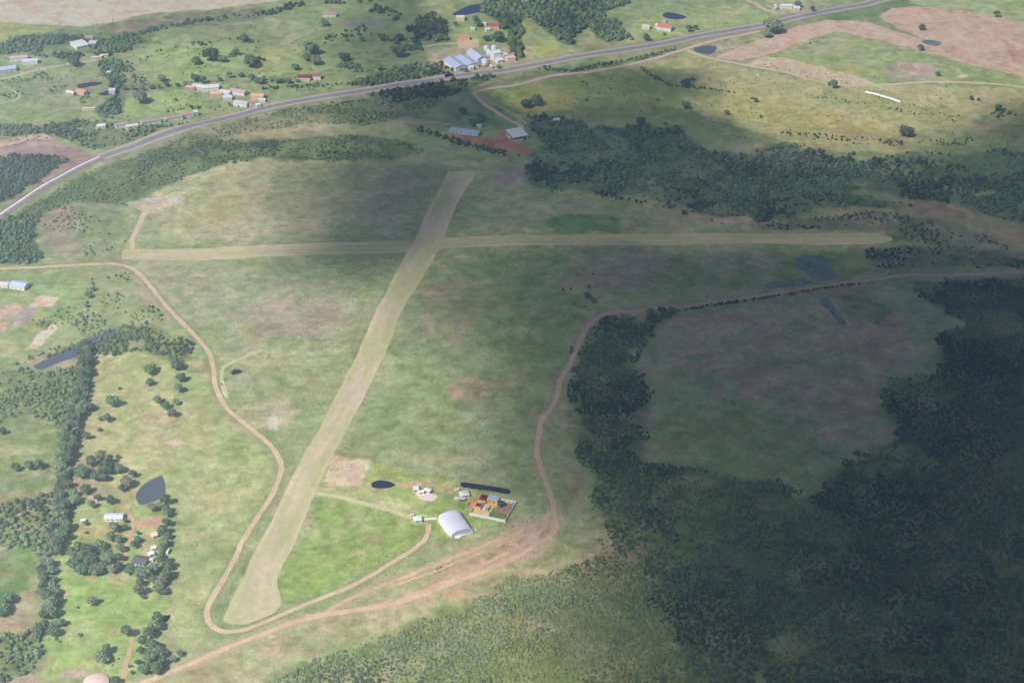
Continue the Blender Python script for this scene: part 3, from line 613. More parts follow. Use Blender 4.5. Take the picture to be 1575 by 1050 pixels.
def mown(c0, c1, seed):
    a0, a1 = alb(c0), alb(c1)
    def fn(W, S, X, Y):
        k = fbm(W*26, S/14.0, 3.0, seed, 4, .6); k = sstep(.35, .65, k)[:, None]
        e = np.abs(W-.5)*2; c = a0*(1-k)+a1*k
        q = (sstep(.42, .62, fbm(W*60, S/3.2, 22, seed+3, 4))*0.6)[:, None]; c = c*(1-q)+alb((168,176,124))*q
        c = c*(1+0.10*sstep(.6, .95, e))[:, None]
        return c*(1+0.22*(fbm(X, Y, 5, seed+7, 2)-.5))[:, None]
    return fn
RWM = land_mat('mown_strip_grass', fine=((0.9, .14), (6, .08)), bump=.3, tint=False)
r1L = [(690,264),(674,295),(657,326),(639,368),(624,390),(598.5,443),(575.5,486.5),(559,524),(530,586),(502,637),(484,673),(464,705),(443,744),(424,786),(399,832),(377,880),(344,949),(346,956),(352,960)]
r1R = [(722,262),(730,270),(713,298),(695,334),(682,367),(672,388),(644,437),(626,466),(611,495),(603,520),(578,576),(550,629),(527,673),(507,713),(487,754),(476,778),(453,834),(437,864),(429,880),(427,898),(432,925),(423,940),(400,952),(374,962)]
strip('runway', r1L, r1R, RWM, mown((184,182,144), (195,184,158), 60), 0.16)
r2T = [(187,394),(196,385.5),(254,383.8),(400,377.5),(502,373),(578,370),(639,368.5),(682,366),(800,363.8),(953,360.5),(1105,358.7),(1175,358),(1328,358),(1356,361.5),(1372,368)]
r2B = [(188,398),(198,400.5),(305,400),(400,395),(502,391),(624,387.5),(680,382.5),(800,379.5),(953,377.5),(1105,375.5),(1175,374.5),(1300,375),(1353,374.5),(1370,371.5),(1373,369.5)]
strip('runway', r2B, r2T, RWM, mown((184,180,142), (196,186,152), 70), 0.11)

# ================================================================== water
def sheet(name, P, m, lift, kind='structure', smooth_px=True):
    Q = resample(pts(P+[P[0]]), 3.0)[:-1]
    bm = bmesh.new(); z0 = min(hz(x, y) for x, y in Q[::4]) if len(Q) > 4 else 0
    zc = float(np.mean(hfun(Q[:, 0], Q[:, 1])))
    vs = [bm.verts.new((x, y, hz(x, y)+lift)) for x, y in Q]
    bm.faces.new(vs); bmesh.ops.triangulate(bm, faces=bm.faces[:])
    bmesh.ops.subdivide_edges(bm, edges=[e for e in bm.edges if e.calc_length() > 6], cuts=2, use_grid_fill=False)
    bmesh.ops.triangulate(bm, faces=bm.faces[:])
    for v in bm.verts: v.co.z = hz(v.co.x, v.co.y)+lift
    bmesh.ops.recalc_face_normals(bm, faces=bm.faces[:])
    if sum(f.normal.z for f in bm.faces) < 0: bmesh.ops.reverse_faces(bm, faces=bm.faces[:])
    me = bpy.data.meshes.new(name); bm.to_mesh(me); bm.free(); me.materials.append(m)
    o = bpy.data.objects.new(name, me); C.objects.link(o); o['kind'] = kind; return o
WM = water_mat('pond_water', (0.10, 0.105, 0.14), .35); WD = water_mat('deep_water', (0.02, 0.022, 0.045), .3); WB = water_mat('blue_water', (0.025, 0.04, 0.12), .25)
MARSH = mat('marsh_water', (.145,.185,.16), .7, .45, .12, rawalb=True)
sheet('pond', [(249,730),(253.5,741),(253.5,760),(246,766),(236,771),(216,777),(209,764),(213,754),(221,745),(236,735)], WM, .1)
sheet('river', [(50,562),(62,567),(90,556),(120,545.5),(138,534),(152,527),(166,518),(178,510),(176,504),(160,511),(142,517),(128,519),(116,529),(97,538),(70,551)], WM, .1)
sheet('pond', [(570.5,744),(575,740),(584,738),(596,739.5),(604,742.5),(608.7,745.5),(601,749.5),(588,751),(574,750)], WD, .1)
sheet('pond', [(708.5,742),(712,741),(750,746.5),(784,753),(785.5,757.5),(782,760),(748,754),(711,748.5)], WD, .1)
sheet('pond', [(694,23),(706,17),(716,12),(730,8),(742,6),(754,9),(759,15),(756,20),(738,20.5),(726,22.5),(706,25)], WB, .1)
sheet('pond', [(1018,23.5),(1023,20),(1030,19),(1045,22),(1056,26),(1045,30),(1032,29.5),(1024,28)], WB, .1)
sheet('pond', [(1067,74),(1078,71),(1090,70),(1102,72),(1100,78),(1093,83),(1080,82),(1070,79)], WM, .1)
sheet('pond', [(1416,64),(1430,62),(1446,65),(1447,69),(1436,71),(1422,68)], MARSH, .1)
sheet('pond', [(355,575),(360,570),(370,571),(374,574),(366,577),(358,579)], WD, .1)
sheet('pond', [(118,132),(130,129),(146,127),(158,128),(150,132),(134,135),(122,137)], WD, .1)
sheet('pond', [(150,146),(160,142),(172,138),(174,145),(160,148)], WD, .1)
sheet('pond', [(250,956),(254,947),(262,945),(262,951),(256,957)], WD, .1)
sheet('marsh', [(1222,398),(1236,393),(1264,392),(1270,402),(1282,415),(1286,426),(1272,432),(1252,430),(1240,420),(1225,410)], MARSH, .1)
sheet('marsh', [(1260,462),(1274,460),(1284,474),(1296,490),(1302,500),(1296,502),(1284,492),(1276,480),(1264,470)], MARSH, .1)
sheet('marsh', [(1180,436),(1210,430),(1250,434),(1240,440),(1200,444),(1182,444)], MARSH, .09)
#@@PART2
# ================================================================== VEGETATION
ICO_V = None
def ico(sub):
    bm = bmesh.new(); bmesh.ops.create_icosphere(bm, subdivisions=sub, radius=1.0)
    v = np.array([p.co[:] for p in bm.verts]); f = np.array([[q.index for q in p.verts] for p in bm.faces]); bm.free(); return v, f
ICO1, ICO2, ICO3 = ico(1), ico(2), ico(3)
def quads(P, N, size, rs):
    """leaf-clump faces at P facing roughly N"""
    n = len(P); A = rs.normal(size=(n, 3)); N = N + rs.normal(size=(n, 3))*0.75; N /= np.linalg.norm(N, axis=1)[:, None]+1e-9
    T = np.cross(N, A); T /= np.linalg.norm(T, axis=1)[:, None]+1e-9; B = np.cross(N, T)
    s = (size*rs.uniform(.6, 1.3, n))[:, None]; t = s*rs.uniform(.6, 1.0, n)[:, None]
    V = np.stack([P-T*s-B*t*.4, P+T*s*.3-B*t, P+T*s+B*t*.5, P-T*s*.2+B*t], 1).reshape(-1, 3)
    return V, np.arange(4*n).reshape(n, 4)
def crown_arrays(seed, r, h, n, lobes=7, leaf=.55, dens=.78):
    rs = np.random.RandomState(seed); V = []; Fq = []; Ft = []; off = 0
    L = [(0, 0, h*.5, r*.72, h*.42)]
    for k in range(lobes):
        a = 2*math.pi*k/lobes+rs.uniform(-.5, .5); q = r*rs.uniform(.38, .62); s = r*rs.uniform(.32, .5)
        L.append((q*math.cos(a), q*math.sin(a), h*rs.uniform(.32, .68), s, s*rs.uniform(.7, 1.0)))
    L.append((rs.uniform(-.2, .2)*r, rs.uniform(-.2, .2)*r, h*.78, r*.42, h*.22))
    tot = sum(l[3]**2 for l in L)
    for cx, cy, cz, a, b in L:
        v, f = ICO2; w = v*np.array([a, a, b])*dens*(1+rs.uniform(-.16, .16, len(v)))[:, None]+[cx, cy, cz]
        V.append(w); Ft.append(f+off); off += len(v)
        m = max(6, int(n*a*a/tot)); d = rs.normal(size=(m, 3)); d /= np.linalg.norm(d, axis=1)[:, None]; d[:, 2] = np.where(d[:, 2] < -.5, -d[:, 2], d[:, 2])
        P = d*np.array([a, a, b])*rs.uniform(.78, 1.16, m)[:, None]+[cx, cy, cz]
        v, f = quads(P, d, leaf, rs); V.append(v); Fq.append(f+off); off += len(v)
    V = np.concatenate(V); V[:, 2] = np.maximum(V[:, 2], .03*h); return V, [np.concatenate(Ft), np.concatenate(Fq)]
def leaf_mat(name, rgb, var=.3, hue=.1):
    m = bpy.data.materials.new(name); m.use_nodes = True; t = m.node_tree; b = t.nodes['Principled BSDF']; b.inputs['Roughness'].default_value = .8; b.inputs['Specular IOR Level'].default_value = .2
    oi = t.nodes.new('ShaderNodeObjectInfo'); tc = t.nodes.new('ShaderNodeTexCoord'); n = t.nodes.new('ShaderNodeTexNoise'); n.inputs['Scale'].default_value = .7; n.inputs['Detail'].default_value = 4
    t.links.new(tc.outputs['Object'], n.inputs['Vector'])
    a = t.nodes.new('ShaderNodeMapRange'); a.inputs[3].default_value = 1-var; a.inputs[4].default_value = 1+var; t.links.new(oi.outputs['Random'], a.inputs[0])
    c = t.nodes.new('ShaderNodeMapRange'); c.inputs[1].default_value = .3; c.inputs[2].default_value = .7; c.inputs[3].default_value = .65; c.inputs[4].default_value = 1.35; t.links.new(n.outputs['Fac'], c.inputs[0])
    mu = t.nodes.new('ShaderNodeMath'); mu.operation = 'MULTIPLY'; t.links.new(a.outputs[0], mu.inputs[0]); t.links.new(c.outputs[0], mu.inputs[1])
    s = t.nodes.new('ShaderNodeVectorMath'); s.operation = 'SCALE'; s.inputs[0].default_value = rgb; t.links.new(mu.outputs[0], s.inputs['Scale'])
    hs = t.nodes.new('ShaderNodeHueSaturation'); h2 = t.nodes.new('ShaderNodeMapRange'); h2.inputs[3].default_value = .5-hue*.35; h2.inputs[4].default_value = .5+hue*.25
    w = t.nodes.new('ShaderNodeTexWhiteNoise'); w.noise_dimensions = '1D'; t.links.new(oi.outputs['Random'], w.inputs['W']); t.links.new(w.outputs['Value'], h2.inputs[0])
    t.links.new(h2.outputs[0], hs.inputs['Hue']); t.links.new(s.outputs[0], hs.inputs['Color']); t.links.new(hs.outputs[0], b.inputs['Base Color'])
    return m
LEAF = {'broad': leaf_mat('broadleaf', (.19,.25,.135)), 'dark': leaf_mat('dark_leaf', (.135,.19,.11)), 'pale': leaf_mat('pale_leaf', (.225,.235,.17)), 'bright': leaf_mat('bright_leaf', (.165,.26,.11)), 'bush': leaf_mat('bush_leaf', (.15,.18,.11))}
BARK = mat('bark', (.16,.12,.09), .9, .25, 2.0, rawalb=True)
def trunk_mb(seed, r, h):
    rr = random.Random(seed); m = MB(); hb = h*.5; t0 = .05*h+.08; lean = (rr.uniform(-.4, .4), rr.uniform(-.4, .4))
    def seg(p, q, a, b, n=7):
        p = Vector(p); q = Vector(q); d = (q-p).normalized(); u = d.orthogonal().normalized(); w = d.cross(u)
        v = [tuple(p+(u*math.cos(6.283*k/n)+w*math.sin(6.283*k/n))*a) for k in range(n)]+[tuple(q+(u*math.cos(6.283*k/n)+w*math.sin(6.283*k/n))*b) for k in range(n)]
        m.add(v, [(k, (k+1) % n, n+(k+1) % n, n+k) for k in range(n)])
    top = (lean[0], lean[1], hb); seg((0, 0, -.3), (lean[0]*.4, lean[1]*.4, hb*.5), t0, t0*.75); seg((lean[0]*.4, lean[1]*.4, hb*.5), top, t0*.75, t0*.55)
    for k in range(5):
        a = 6.283*k/5+rr.uniform(-.4, .4); q = r*rr.uniform(.5, .75); seg(top if k % 2 else (lean[0]*.6, lean[1]*.6, hb*.75), (q*math.cos(a), q*math.sin(a), h*rr.uniform(.6, .8)), t0*.45, t0*.12, 5)
    return m
PROTO = {}
def proto(kind, shape, k):
    key = (kind, shape, k)
    if key not in PROTO:
        seed = hash((shape, k)) % 9999 if False else (['round','tall','wide','bush'].index(shape)*50+k+11)
        r, h, n, lb = {'round': (4.0, 5.6, 420, 7), 'tall': (3.0, 9.0, 420, 6), 'wide': (5.2, 5.2, 560, 9), 'bush': (1.6, 1.9, 130, 5)}[shape]
        V, Fq = crown_arrays(seed, r, h, n, lb, leaf=.34 if shape == 'bush' else .5)
        lift = 0 if shape == 'bush' else {'round': 1.6, 'tall': 1.4, 'wide': 1.8}[shape]; V[:, 2] += lift
        o = np_mesh('crown', V, Fq, LEAF[kind]); me = o.data; bpy.data.objects.remove(o)
        t = trunk_mb(seed, r, h+lift).build('trunk', BARK); tm = t.data; bpy.data.objects.remove(t)
        PROTO[key] = (me, tm, r, h+lift)
    return PROTO[key]
NT = [0]
def tree(x, y, diam, kind, shape, label, cat='tree', group=None, name='tree'):
    me, tm, r, h = proto(kind, shape, rnd.randrange(4)); s = diam/(2*r)
    root = empty(name, (x, y, hz(x, y)), rnd.uniform(0, 6.28)); sz = s*rnd.uniform(.85, 1.1)
    root.scale = (s, s, sz); tag(root, label, cat, group)
    for nm, d in (('crown', me), ('trunk', tm)):
        o = bpy.data.objects.new(nm, d); C.objects.link(o); o.parent = root
    NT[0] += 1; return root
def tree_px(u, v, dpx, kind, label, shape=None, group=None, cat=None):
    sc_ = scale_at(u, v); diam = dpx/sc_*(1.15 if dpx > 9 else 1)
    shape = shape or ('bush' if diam < 4.5 else 'wide' if diam > 13 else 'round')
    hh = {'bush': .55, 'round': .85, 'wide': .6, 'tall': 1.7}[shape]*diam*.5
    x, y = gxy(u, v, hh)
    b = shape == 'bush'
    return tree(x, y, diam, kind, shape, label, cat or ('bush' if b else 'tree'), group, 'bush' if b else 'tree')
G1 = 'trees around the left farmyard'
TL = [
 (231,567,20,'bright','rounded green tree standing alone high in the pale pasture'),
 (230,586,12,'broad','small tree just below the rounded tree high in the pale pasture'),
 (184,596,6,'bush','tiny bush alone in the upper middle of the pale pasture'),
 (172,618,20,'bright','dome-shaped bright green tree in the middle of the pale pasture'),
 (132,624,21,'dark','dark tree bulging from the tree belt into the pale pasture'),
 (165,642,13,'pale','grey-green tree below the dome-shaped tree in the pale pasture'),
 (154,643,9,'bush','low bush touching the grey-green tree in the pale pasture'),
 (153,660,8,'bush','low dark bush below the grey-green tree in the pale pasture'),
 (133,671,12,'broad','small round tree beside the belt in the lower pale pasture'),
 (242,614,12,'pale','sparse pale tree at the right side of the pale pasture'),
 (265,634,14,'pale','grey tree at the lower end of the tree row right of the pasture'),
 (273,563,20,'pale','broad olive tree at the top of the row right of the pasture'),
 (278,580,16,'dark','dark green tree second down the row right of the pasture'),
 (275,597,14,'broad','mid green tree third down the row right of the pasture'),
 (270,618,11,'broad','small tree fourth down the row right of the pasture'),
 (254,622,14,'bright','yellow-green bushy tree beside the grey tree right of the pasture'),
 (24,720,14,'dark','small dark tree alone in the bright strip left of the belt'),
 (45,718,16,'broad','left one of two touching trees in the bright strip left of the belt'),
 (60,717,16,'dark','right one of two touching trees in the bright strip left of the belt'),
 (3,664,12,'dark','dark bush cut by the left picture edge beside the scrub'),
 (181,702,8,'bush','small bush just above the cluster of trees north of the pond'),
 (254,768,16,'dark','dark tree touching the lower right bank of the pond'),
 (141,924,16,'pale','grey-crowned tree alone in the lower left meadow'),
 (120,933,5,'bush','tiny shrub left of the grey-crowned meadow tree'),
 (123,974,8,'bush','small bush in the middle of the lower left meadow'),
 (195,971,18,'dark','dark round tree beside the reddish track in the lower meadow'),
 (163,998,16,'broad','upper one of two joined trees in the lower left meadow'),
 (157,1012,22,'broad','lower one of two joined trees in the lower left meadow'),
 (182,1012,4,'bush','tiny shrub right of the two joined meadow trees'),
 (173,1021,4,'bush','tiny shrub below the two joined meadow trees'),
 (178,1046,14,'dark','dark tree beside the pale mound at the bottom edge'),
 (86,981,6,'bush','small bush near the belt in the lower left meadow'),
 (92,984,5,'bush','tiny bush beside the small bush by the lower belt'),
 (95,956,13,'broad','round tree stepping out of the belt into the lower meadow'),
 (96,922,9,'bush','shrub stepping out of the belt by the bare soil patch'),
 (8,918,26,'bright','bright green rounded tree at the left edge with dark shade behind'),
 (0,936,26,'bright','bright green tree cut by the left edge below a similar tree'),
 (277,1006,10,'dark','small dark tree beside the south track at the lower left'),
 (266,1014,12,'broad','low green tree between the clump and the south track'),
 (132,806,9,'dark','narrow dark tree left of the metal-roofed farmhouse'),
 (133,820,7,'dark','small dark tree directly below the narrow one beside the crop rows'),
 (260,636,7,'bush','shrub at the foot of the tree row right of the pasture'),
 (143,444,9,'dark','dark bush in the ditch line left of the curving dirt road'),
 (136,453,11,'dark','dark tree in the ditch line left of the curving dirt road'),
 (133,468,9,'broad','green bush lower in the ditch line left of the curving road'),
 (113,97,18,'dark','purple-dark round tree beside the lane in the far left fields'),
 (478,75,22,'broad','tall green tree on the slope above two red-roofed houses'),
 (485,92,18,'pale','grey-leaved tree right above the two red-roofed houses'),
 (472,88,14,'broad','lower green tree beside the tall tree above the red roofs'),
 (455,103,13,'bright','bright round tree left of the two red-roofed houses'),
 (443,125,10,'bright','bright bush left in the line below the red-roofed houses'),
 (427,125,12,'broad','green tree in the line between the orange house and red roofs'),
 (500,36,12,'broad','tree below the small white farmhouse on the far meadow'),
 (556,60,8,'dark','dark shrub, leftmost of three on the far shaded slope'),
 (588,58,13,'dark','dark tree in the middle of three on the far shaded slope'),
 (615,57,14,'dark','dark tree, right of three on the far shaded slope'),
 (612,81,20,'dark','wide dark thicket below the three trees on the shaded slope'),
 (530,88,16,'dark','wide dark bush on the slope left of the shaded thicket'),
 (583,104,12,'broad','low bush above the highway in the shaded slope'),
 (375,60,14,'broad','round green tree beside the far left meadow hedge'),
 (325,86,26,'dark','wide dark clump alone in the big bright meadow'),
 (302,95,16,'broad','round green bush left of the wide dark meadow clump'),
 (343,92,14,'broad','green bush right of the wide dark meadow clump'),
 (385,97,22,'dark','dark spreading tree at the right of the bright meadow'),
 (362,82,12,'broad','small tree above the spreading tree of the bright meadow'),
 (248,120,14,'pale','grey-green tree in the meadow above the hedge line'),
 (300,120,14,'dark','dark round tree above the pale houses by the highway'),
 (312,123,11,'dark','lower dark tree above the pale houses by the highway'),
 (215,151,22,'pale','low wide greyish shrub in the roadside meadow'),
 (270,152,6,'bush','tiny dark shrub in the roadside meadow'),
 (400,126,13,'dark','dark tree right of the orange house by the highway'),
 (1190,42,28,'pale','big grey-green tree leaning over the highway edge'),
 (1180,52,15,'pale','lower grey bough-like tree under the big highway tree'),
 (1418,42,10,'dark','dark lone bush on the far ploughed field'),
 (1416,75,10,'dark','dark lone bush between two ploughed fields'),
 (1533,22,10,'dark','dark lone tree on the top right green field'),
 (1246,66,4,'bush','tiny bush near the top of the green crop field'),
 (1443,115,9,'dark','dark bush just above the pale lane'),
 (1282,131,12,'dark','dark bush at the fork of the pale lane'),
 (1275,130,6,'bush','small bush left of the bush at the lane fork'),
 (1494,151,8,'dark','left dark bush of a pair on the sunny field'),
 (1505,153,6,'bush','right small bush of a pair on the sunny field'),
 (1475,176,4,'bush','tiny bush on the sunny field below a pair of bushes'),
 (1535,166,11,'dark','dark bush near the wood at the right edge'),
 (1395,203,20,'dark','rounded dark tree on the edge of the sunny right slope'),
 (810,158,18,'dark','left part of a dark bush clump on the yellow flower field'),
 (826,155,20,'dark','right tree of the dark clump on the yellow flower field'),
 (1055,129,17,'dark','dark round tree on the shaded meadow, left of a smaller one'),
 (1066,121,9,'dark','small dark tree right above a round tree on the shaded meadow'),
 (1055,165,14,'dark','dark bush on the upper edge of the yellow weeds'),
 (985,187,14,'dark','dark round bush in front of the northern wood'),
 (995,193,8,'bush','low bush touching the round bush by the northern wood'),
 (1118,175,9,'dark','dark bush on the yellow weeds right of centre'),
 (1162,154,9,'dark','dark bush on the upper right of the yellow weeds'),
 (1170,180,6,'bush','small bush low on the right side of the yellow weeds'),
 (1035,201,13,'dark','dark bush standing out of the northern wood edge'),
 (1011,155,6,'bush','small bush in the shaded meadow left of the yellow weeds'),
 (902,153,6,'bush','small bush right of the yellow flower field'),
 (712,172,14,'dark','tall dark tree behind the long blue-roofed barn'),
 (728,190,15,'dark','dark tree touching the back of the long blue-roofed barn'),
 (739,183,13,'dark','dark tree between the two barns in the cloud shadow'),
 (703,182,8,'dark','small dark tree left of the tall tree behind the barn'),
 (903,455,12,'dark','dark bush above the bend of the shaded road'),
 (912,462,10,'dark','lower dark bush above the bend of the shaded road'),
 (905,441,8,'broad','faint upper bush above the bend of the shaded road'),
 (1000,483,14,'dark','dark bush directly under the shaded road, left of a row'),
 (1018,480,14,'dark','dark bush directly under the shaded road, middle of a row'),
 (1034,477,12,'dark','dark bush directly under the shaded road, right of a row'),
 (770,775,11,'dark','dark green tree in the walled courtyard beside the hangar'),
 (734,117,9,'broad','roadside tree in front of the mill yard, left one'),
 (767,102,8,'bright','bright bush beside the mill yard and the highway'),
 (716,108,9,'dark','dark bush in front of the white warehouse end'),
 (700,37,8,'dark','dark bush beside the cream house below the blue pond'),
 (736,38,13,'dark','dark tree between the cream house and the red-roofed house'),
 (731,30,10,'dark','upper dark tree between the cream house and the red roof'),
 (774,42,14,'broad','green tree right of the small red-roofed house'),
 (765,58,22,'dark','long dark bush mass below the small red-roofed house'),
 (748,60,12,'dark','dark bush left of the long bush below the red-roofed house'),
 (1060,44,11,'dark','dark tree right of the red-roofed villa'),
 (1070,42,9,'dark','second dark tree right of the red-roofed villa'),
 (995,58,12,'dark','dark bush between the red-roofed villa and the highway'),
 (1022,52,6,'bush','small dark bush under the red-roofed villa'),
 (1228,8,11,'dark','dark tree behind the white house at the top right'),
 (1250,15,9,'dark','dark bush right of the white house at the top right'),
 (1470,400,7,'bush','shrub beside the shaded road far to the right'),
]
def farm(L, lab, group):
    for u, v, d, k in L: tree_px(u, v, d, k, lab, group=group)
farm([(155,701,16,'pale'),(140,711,16,'pale'),(168,708,14,'broad')], 'pale olive tree at the top of the tree cluster above the pond', 'olive trees above the pond')
farm([(125,729,24,'bright'),(148,734,20,'dark'),(165,721,26,'dark'),(181,721,18,'dark'),(158,735,16,'dark')], 'rounded deep green tree in the cluster above and left of the pond', 'green trees in the cluster left of the pond')
farm([(195,744,20,'pale'),(204,729,12,'pale'),(188,752,12,'broad')], 'loose olive tree between the green cluster and the pond', 'olive trees left of the pond')
farm([(234,781,14,'pale'),(254,783,14,'dark'),(246,777,12,'pale')], 'tree below the pond at the top of the farm hedge', 'trees below the pond')
farm([(132,754,16,'dark'),(114.5,771,20,'broad'),(150,767,12,'dark'),(142,778,12,'pale'),(170,771,14,'dark')], 'tree on the rough grass above the metal-roofed farmhouse', 'trees above the farmhouse')
farm([(176,812,18,'pale'),(170,826,14,'broad'),(183,829,14,'dark'),(193,802,9,'dark'),(192,812,10,'dark')], 'tree growing just below the metal-roofed farmhouse', 'trees below the farmhouse')
farm([(137,847,24,'dark'),(122,857,24,'broad'),(153,838,18,'bright'),(165,859,22,'broad'),(183,857,14,'dark'),(148,875,24,'broad'),(127,877,22,'dark'),(173,875,16,'pale'),(137,862,22,'broad'),(112,868,20,'dark'),(110,848,16,'broad'),(158,848,14,'dark'),(120,840,14,'broad'),(186,843,14,'dark'),(184,870,13,'dark'),(160,868,14,'pale')], 'green orchard tree in the grove below the farmhouse', 'trees of the grove below the farmhouse')
farm([(206,839,12,'broad'),(212,830,12,'bright'),(221,881,26,'dark'),(200,876,18,'dark'),(236,874,20,'broad'),(212,820,8,'dark')], 'tree around the small blue-grey roofed cottage', 'trees around the blue-grey roofed cottage')
farm([(258,788,14,'dark'),(256,802,14,'dark'),(250,815,16,'pale'),(258,824,12,'dark'),(252,834,16,'broad'),(248,846,14,'broad'),(250,862,18,'pale'),(258,870,16,'dark'),(256,884,18,'dark'),(248,896,20,'pale'),(244,906,18,'broad'),(252,910,12,'dark'),(236,893,14,'broad')], 'tree in the hedge along the right side of the farmyard', 'hedge trees right of the farmyard')
farm([(216,896,14,'dark'),(214,908,18,'pale'),(220,918,9,'dark')], 'tree in the short clump below the blue-grey roofed cottage', 'short clump below the cottage')
farm([(242,950,16,'broad'),(238,962,20,'broad'),(230,975,18,'pale'),(219,984,15,'dark'),(234,994,20,'dark'),(245,1005,22,'dark'),(229,1012,22,'broad'),(222,1028,20,'bright'),(240,1028,20,'broad'),(216,1000,12,'dark'),(250,1018,14,'dark'),(203,1034,8,'dark'),(212,1018,10,'dark'),(200,1024,8,'pale')], 'tree in the long clump between the red track and the south road', 'long clump by the south road')
def belt(L, width, spc, kinds, lab, group, dm=(6, 11), shape=None, maxn=999):
    Q = resample(pts(L), spc); rr = random.Random(int(L[0][0]*7+L[0][1])); n = 0
    T = np.gradient(Q, axis=0); T /= np.linalg.norm(T, axis=1)[:, None]+1e-9
    rows = max(1, round(width/spc))
    for k in range(len(Q)):
        for r_ in range(rows):
            if n >= maxn: return
            o = ((r_+.5)/rows-.5)*width+rr.uniform(-.3, .3)*spc; x = Q[k][0]-T[k][1]*o+rr.uniform(-.25, .25)*spc; y = Q[k][1]+T[k][0]*o
            d = rr.uniform(*dm); tree(x, y, d, rr.choice(kinds), shape or ('round' if rr.random() < .7 else 'wide'), lab, 'tree', group); n += 1
mixed = ['dark','dark','broad','broad','pale']
for row in TL: tree_px(*row)
belt([(130,533),(131,571),(124,604),(117,640),(110,662),(108,685),(102,708),(97,731),(99,774),(94,796),(89,834),(80,867)], 13, 7.5, mixed, 'tree in the long dark belt beside the left pasture and farm', 'trees of the long left belt', (9, 14), maxn=92)
belt([(76,872),(74,897),(78,923),(79,948),(70,975)], 15, 8, mixed, 'tree in the lower belt between two bright left meadows', 'trees of the lower left belt', (9, 14), maxn=34)
belt([(182,136),(205,139),(232,137),(258,133),(285,131)], 5, 9, ['dark','broad'], 'tree in the hedge above the roadside meadow', 'hedge above the roadside meadow', (7, 10), maxn=14)
belt([(340,126),(356,122),(372,121),(388,124),(398,128)], 7, 9, ['dark','broad'], 'tree in the hedge behind the roadside houses', 'hedge behind the roadside houses', (8, 12), maxn=12)
belt([(404,124),(418,125),(434,128),(455,128)], 4, 9, ['broad','bright'], 'tree in the hedge below the red-roofed houses', 'hedge below the red roofs', (7, 10), maxn=8)
print('individual trees', NT[0])

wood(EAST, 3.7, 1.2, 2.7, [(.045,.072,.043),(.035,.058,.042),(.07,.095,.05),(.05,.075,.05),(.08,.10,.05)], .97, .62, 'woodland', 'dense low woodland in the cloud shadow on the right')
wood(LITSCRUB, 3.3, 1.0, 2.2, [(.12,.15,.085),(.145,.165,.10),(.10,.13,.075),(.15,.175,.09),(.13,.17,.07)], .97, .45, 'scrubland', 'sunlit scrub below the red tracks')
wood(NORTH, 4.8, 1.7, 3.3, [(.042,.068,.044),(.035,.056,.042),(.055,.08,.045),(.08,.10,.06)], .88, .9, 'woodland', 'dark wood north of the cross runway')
wood(NE2, 6.0, 1.2, 2.4, [(.06,.085,.05),(.08,.10,.06)], .45, .7, 'scrubland', 'scrub right of the cross runway end')
wood(SEMID, 5.6, 1.2, 2.6, [(.06,.085,.05),(.08,.10,.06)], .55, .7, 'scrubland', 'scrub between cross runway and shaded road')
wood(SLOPE, 5.2, 1.2, 2.7, [(.085,.11,.065),(.105,.125,.08),(.07,.10,.055)], .74, .55, 'scrubland', 'scrubby slope above the airfield')
wood(SLOPE2, 5.8, 1.1, 2.3, [(.10,.125,.075),(.12,.135,.09)], .72, .7, 'scrubland', 'scrub under the highway')
wood(WESTWOOD, 5.6, 2.4, 4.2, [(.05,.08,.045),(.065,.09,.05)], .95, 1.0, 'woodland', 'dark wood at the left edge')
wood(NWCUT, 5.2, 1.8, 3.4, [(.05,.078,.05),(.07,.075,.065)], .85, .9, 'woodland', 'dark wood beyond the road cutting')
wood(LEFTWOOD, 4.8, 1.6, 3.4, [(.075,.11,.055),(.095,.12,.07),(.06,.09,.05),(.12,.14,.09)], .85, .95, 'woodland', 'wood between river and left meadows')
wood(MIDWOOD, 5.0, 1.7, 3.3, [(.08,.11,.06),(.10,.125,.07),(.06,.09,.05)], .85, .95, 'woodland', 'wood strip above the pale pasture')
wood(RIVERSIDE, 4.6, 1.2, 2.6, [(.08,.11,.06),(.10,.13,.07)], .6, .9, 'woodland', 'bushes along the river')
wood(LEFTLOW, 5.2, 1.8, 3.8, [(.07,.105,.05),(.095,.12,.07),(.12,.13,.085)], .9, 1.0, 'woodland', 'wood left of the long belt')
wood(LEFTLOW2, 5.4, 2.0, 3.9, [(.06,.09,.045),(.085,.11,.06)], .92, 1.0, 'woodland', 'wood at the lower left corner')
wood(TOPWOOD, 6.8, 3.2, 5.6, [(.05,.08,.04),(.075,.105,.055),(.095,.115,.07)], .92, 1.1, 'woodland', 'tall wood at the top beside the highway')
wood(TOPWOOD2, 6.8, 3.2, 5.2, [(.05,.08,.04),(.10,.10,.07)], .92, 1.1, 'woodland', 'tall tree clump above the warehouse')
wood(NWTREES, 6.5, 2.4, 4.4, [(.06,.09,.055),(.08,.10,.065)], .85, 1.0, 'woodland', 'tree band under the tan stubble field')
wood(NWTREES2, 6.5, 2.4, 4.4, [(.055,.09,.05),(.075,.105,.06)], .85, 1.0, 'woodland', 'tree band between the far left farms')
wood(NWBAND, 6.0, 2.0, 3.8, [(.07,.10,.055),(.09,.12,.065)], .7, 1.0, 'woodland', 'tree band above the road cutting')
wood(ROADWOOD, 5.8, 2.0, 3.8, [(.05,.08,.045),(.065,.09,.05)], .8, 1.0, 'woodland', 'dark trees just below the highway')
wood(ROADWOOD2, 6.0, 2.0, 3.8, [(.06,.09,.05),(.08,.10,.06)], .7, 1.0, 'woodland', 'dark trees just above the highway')
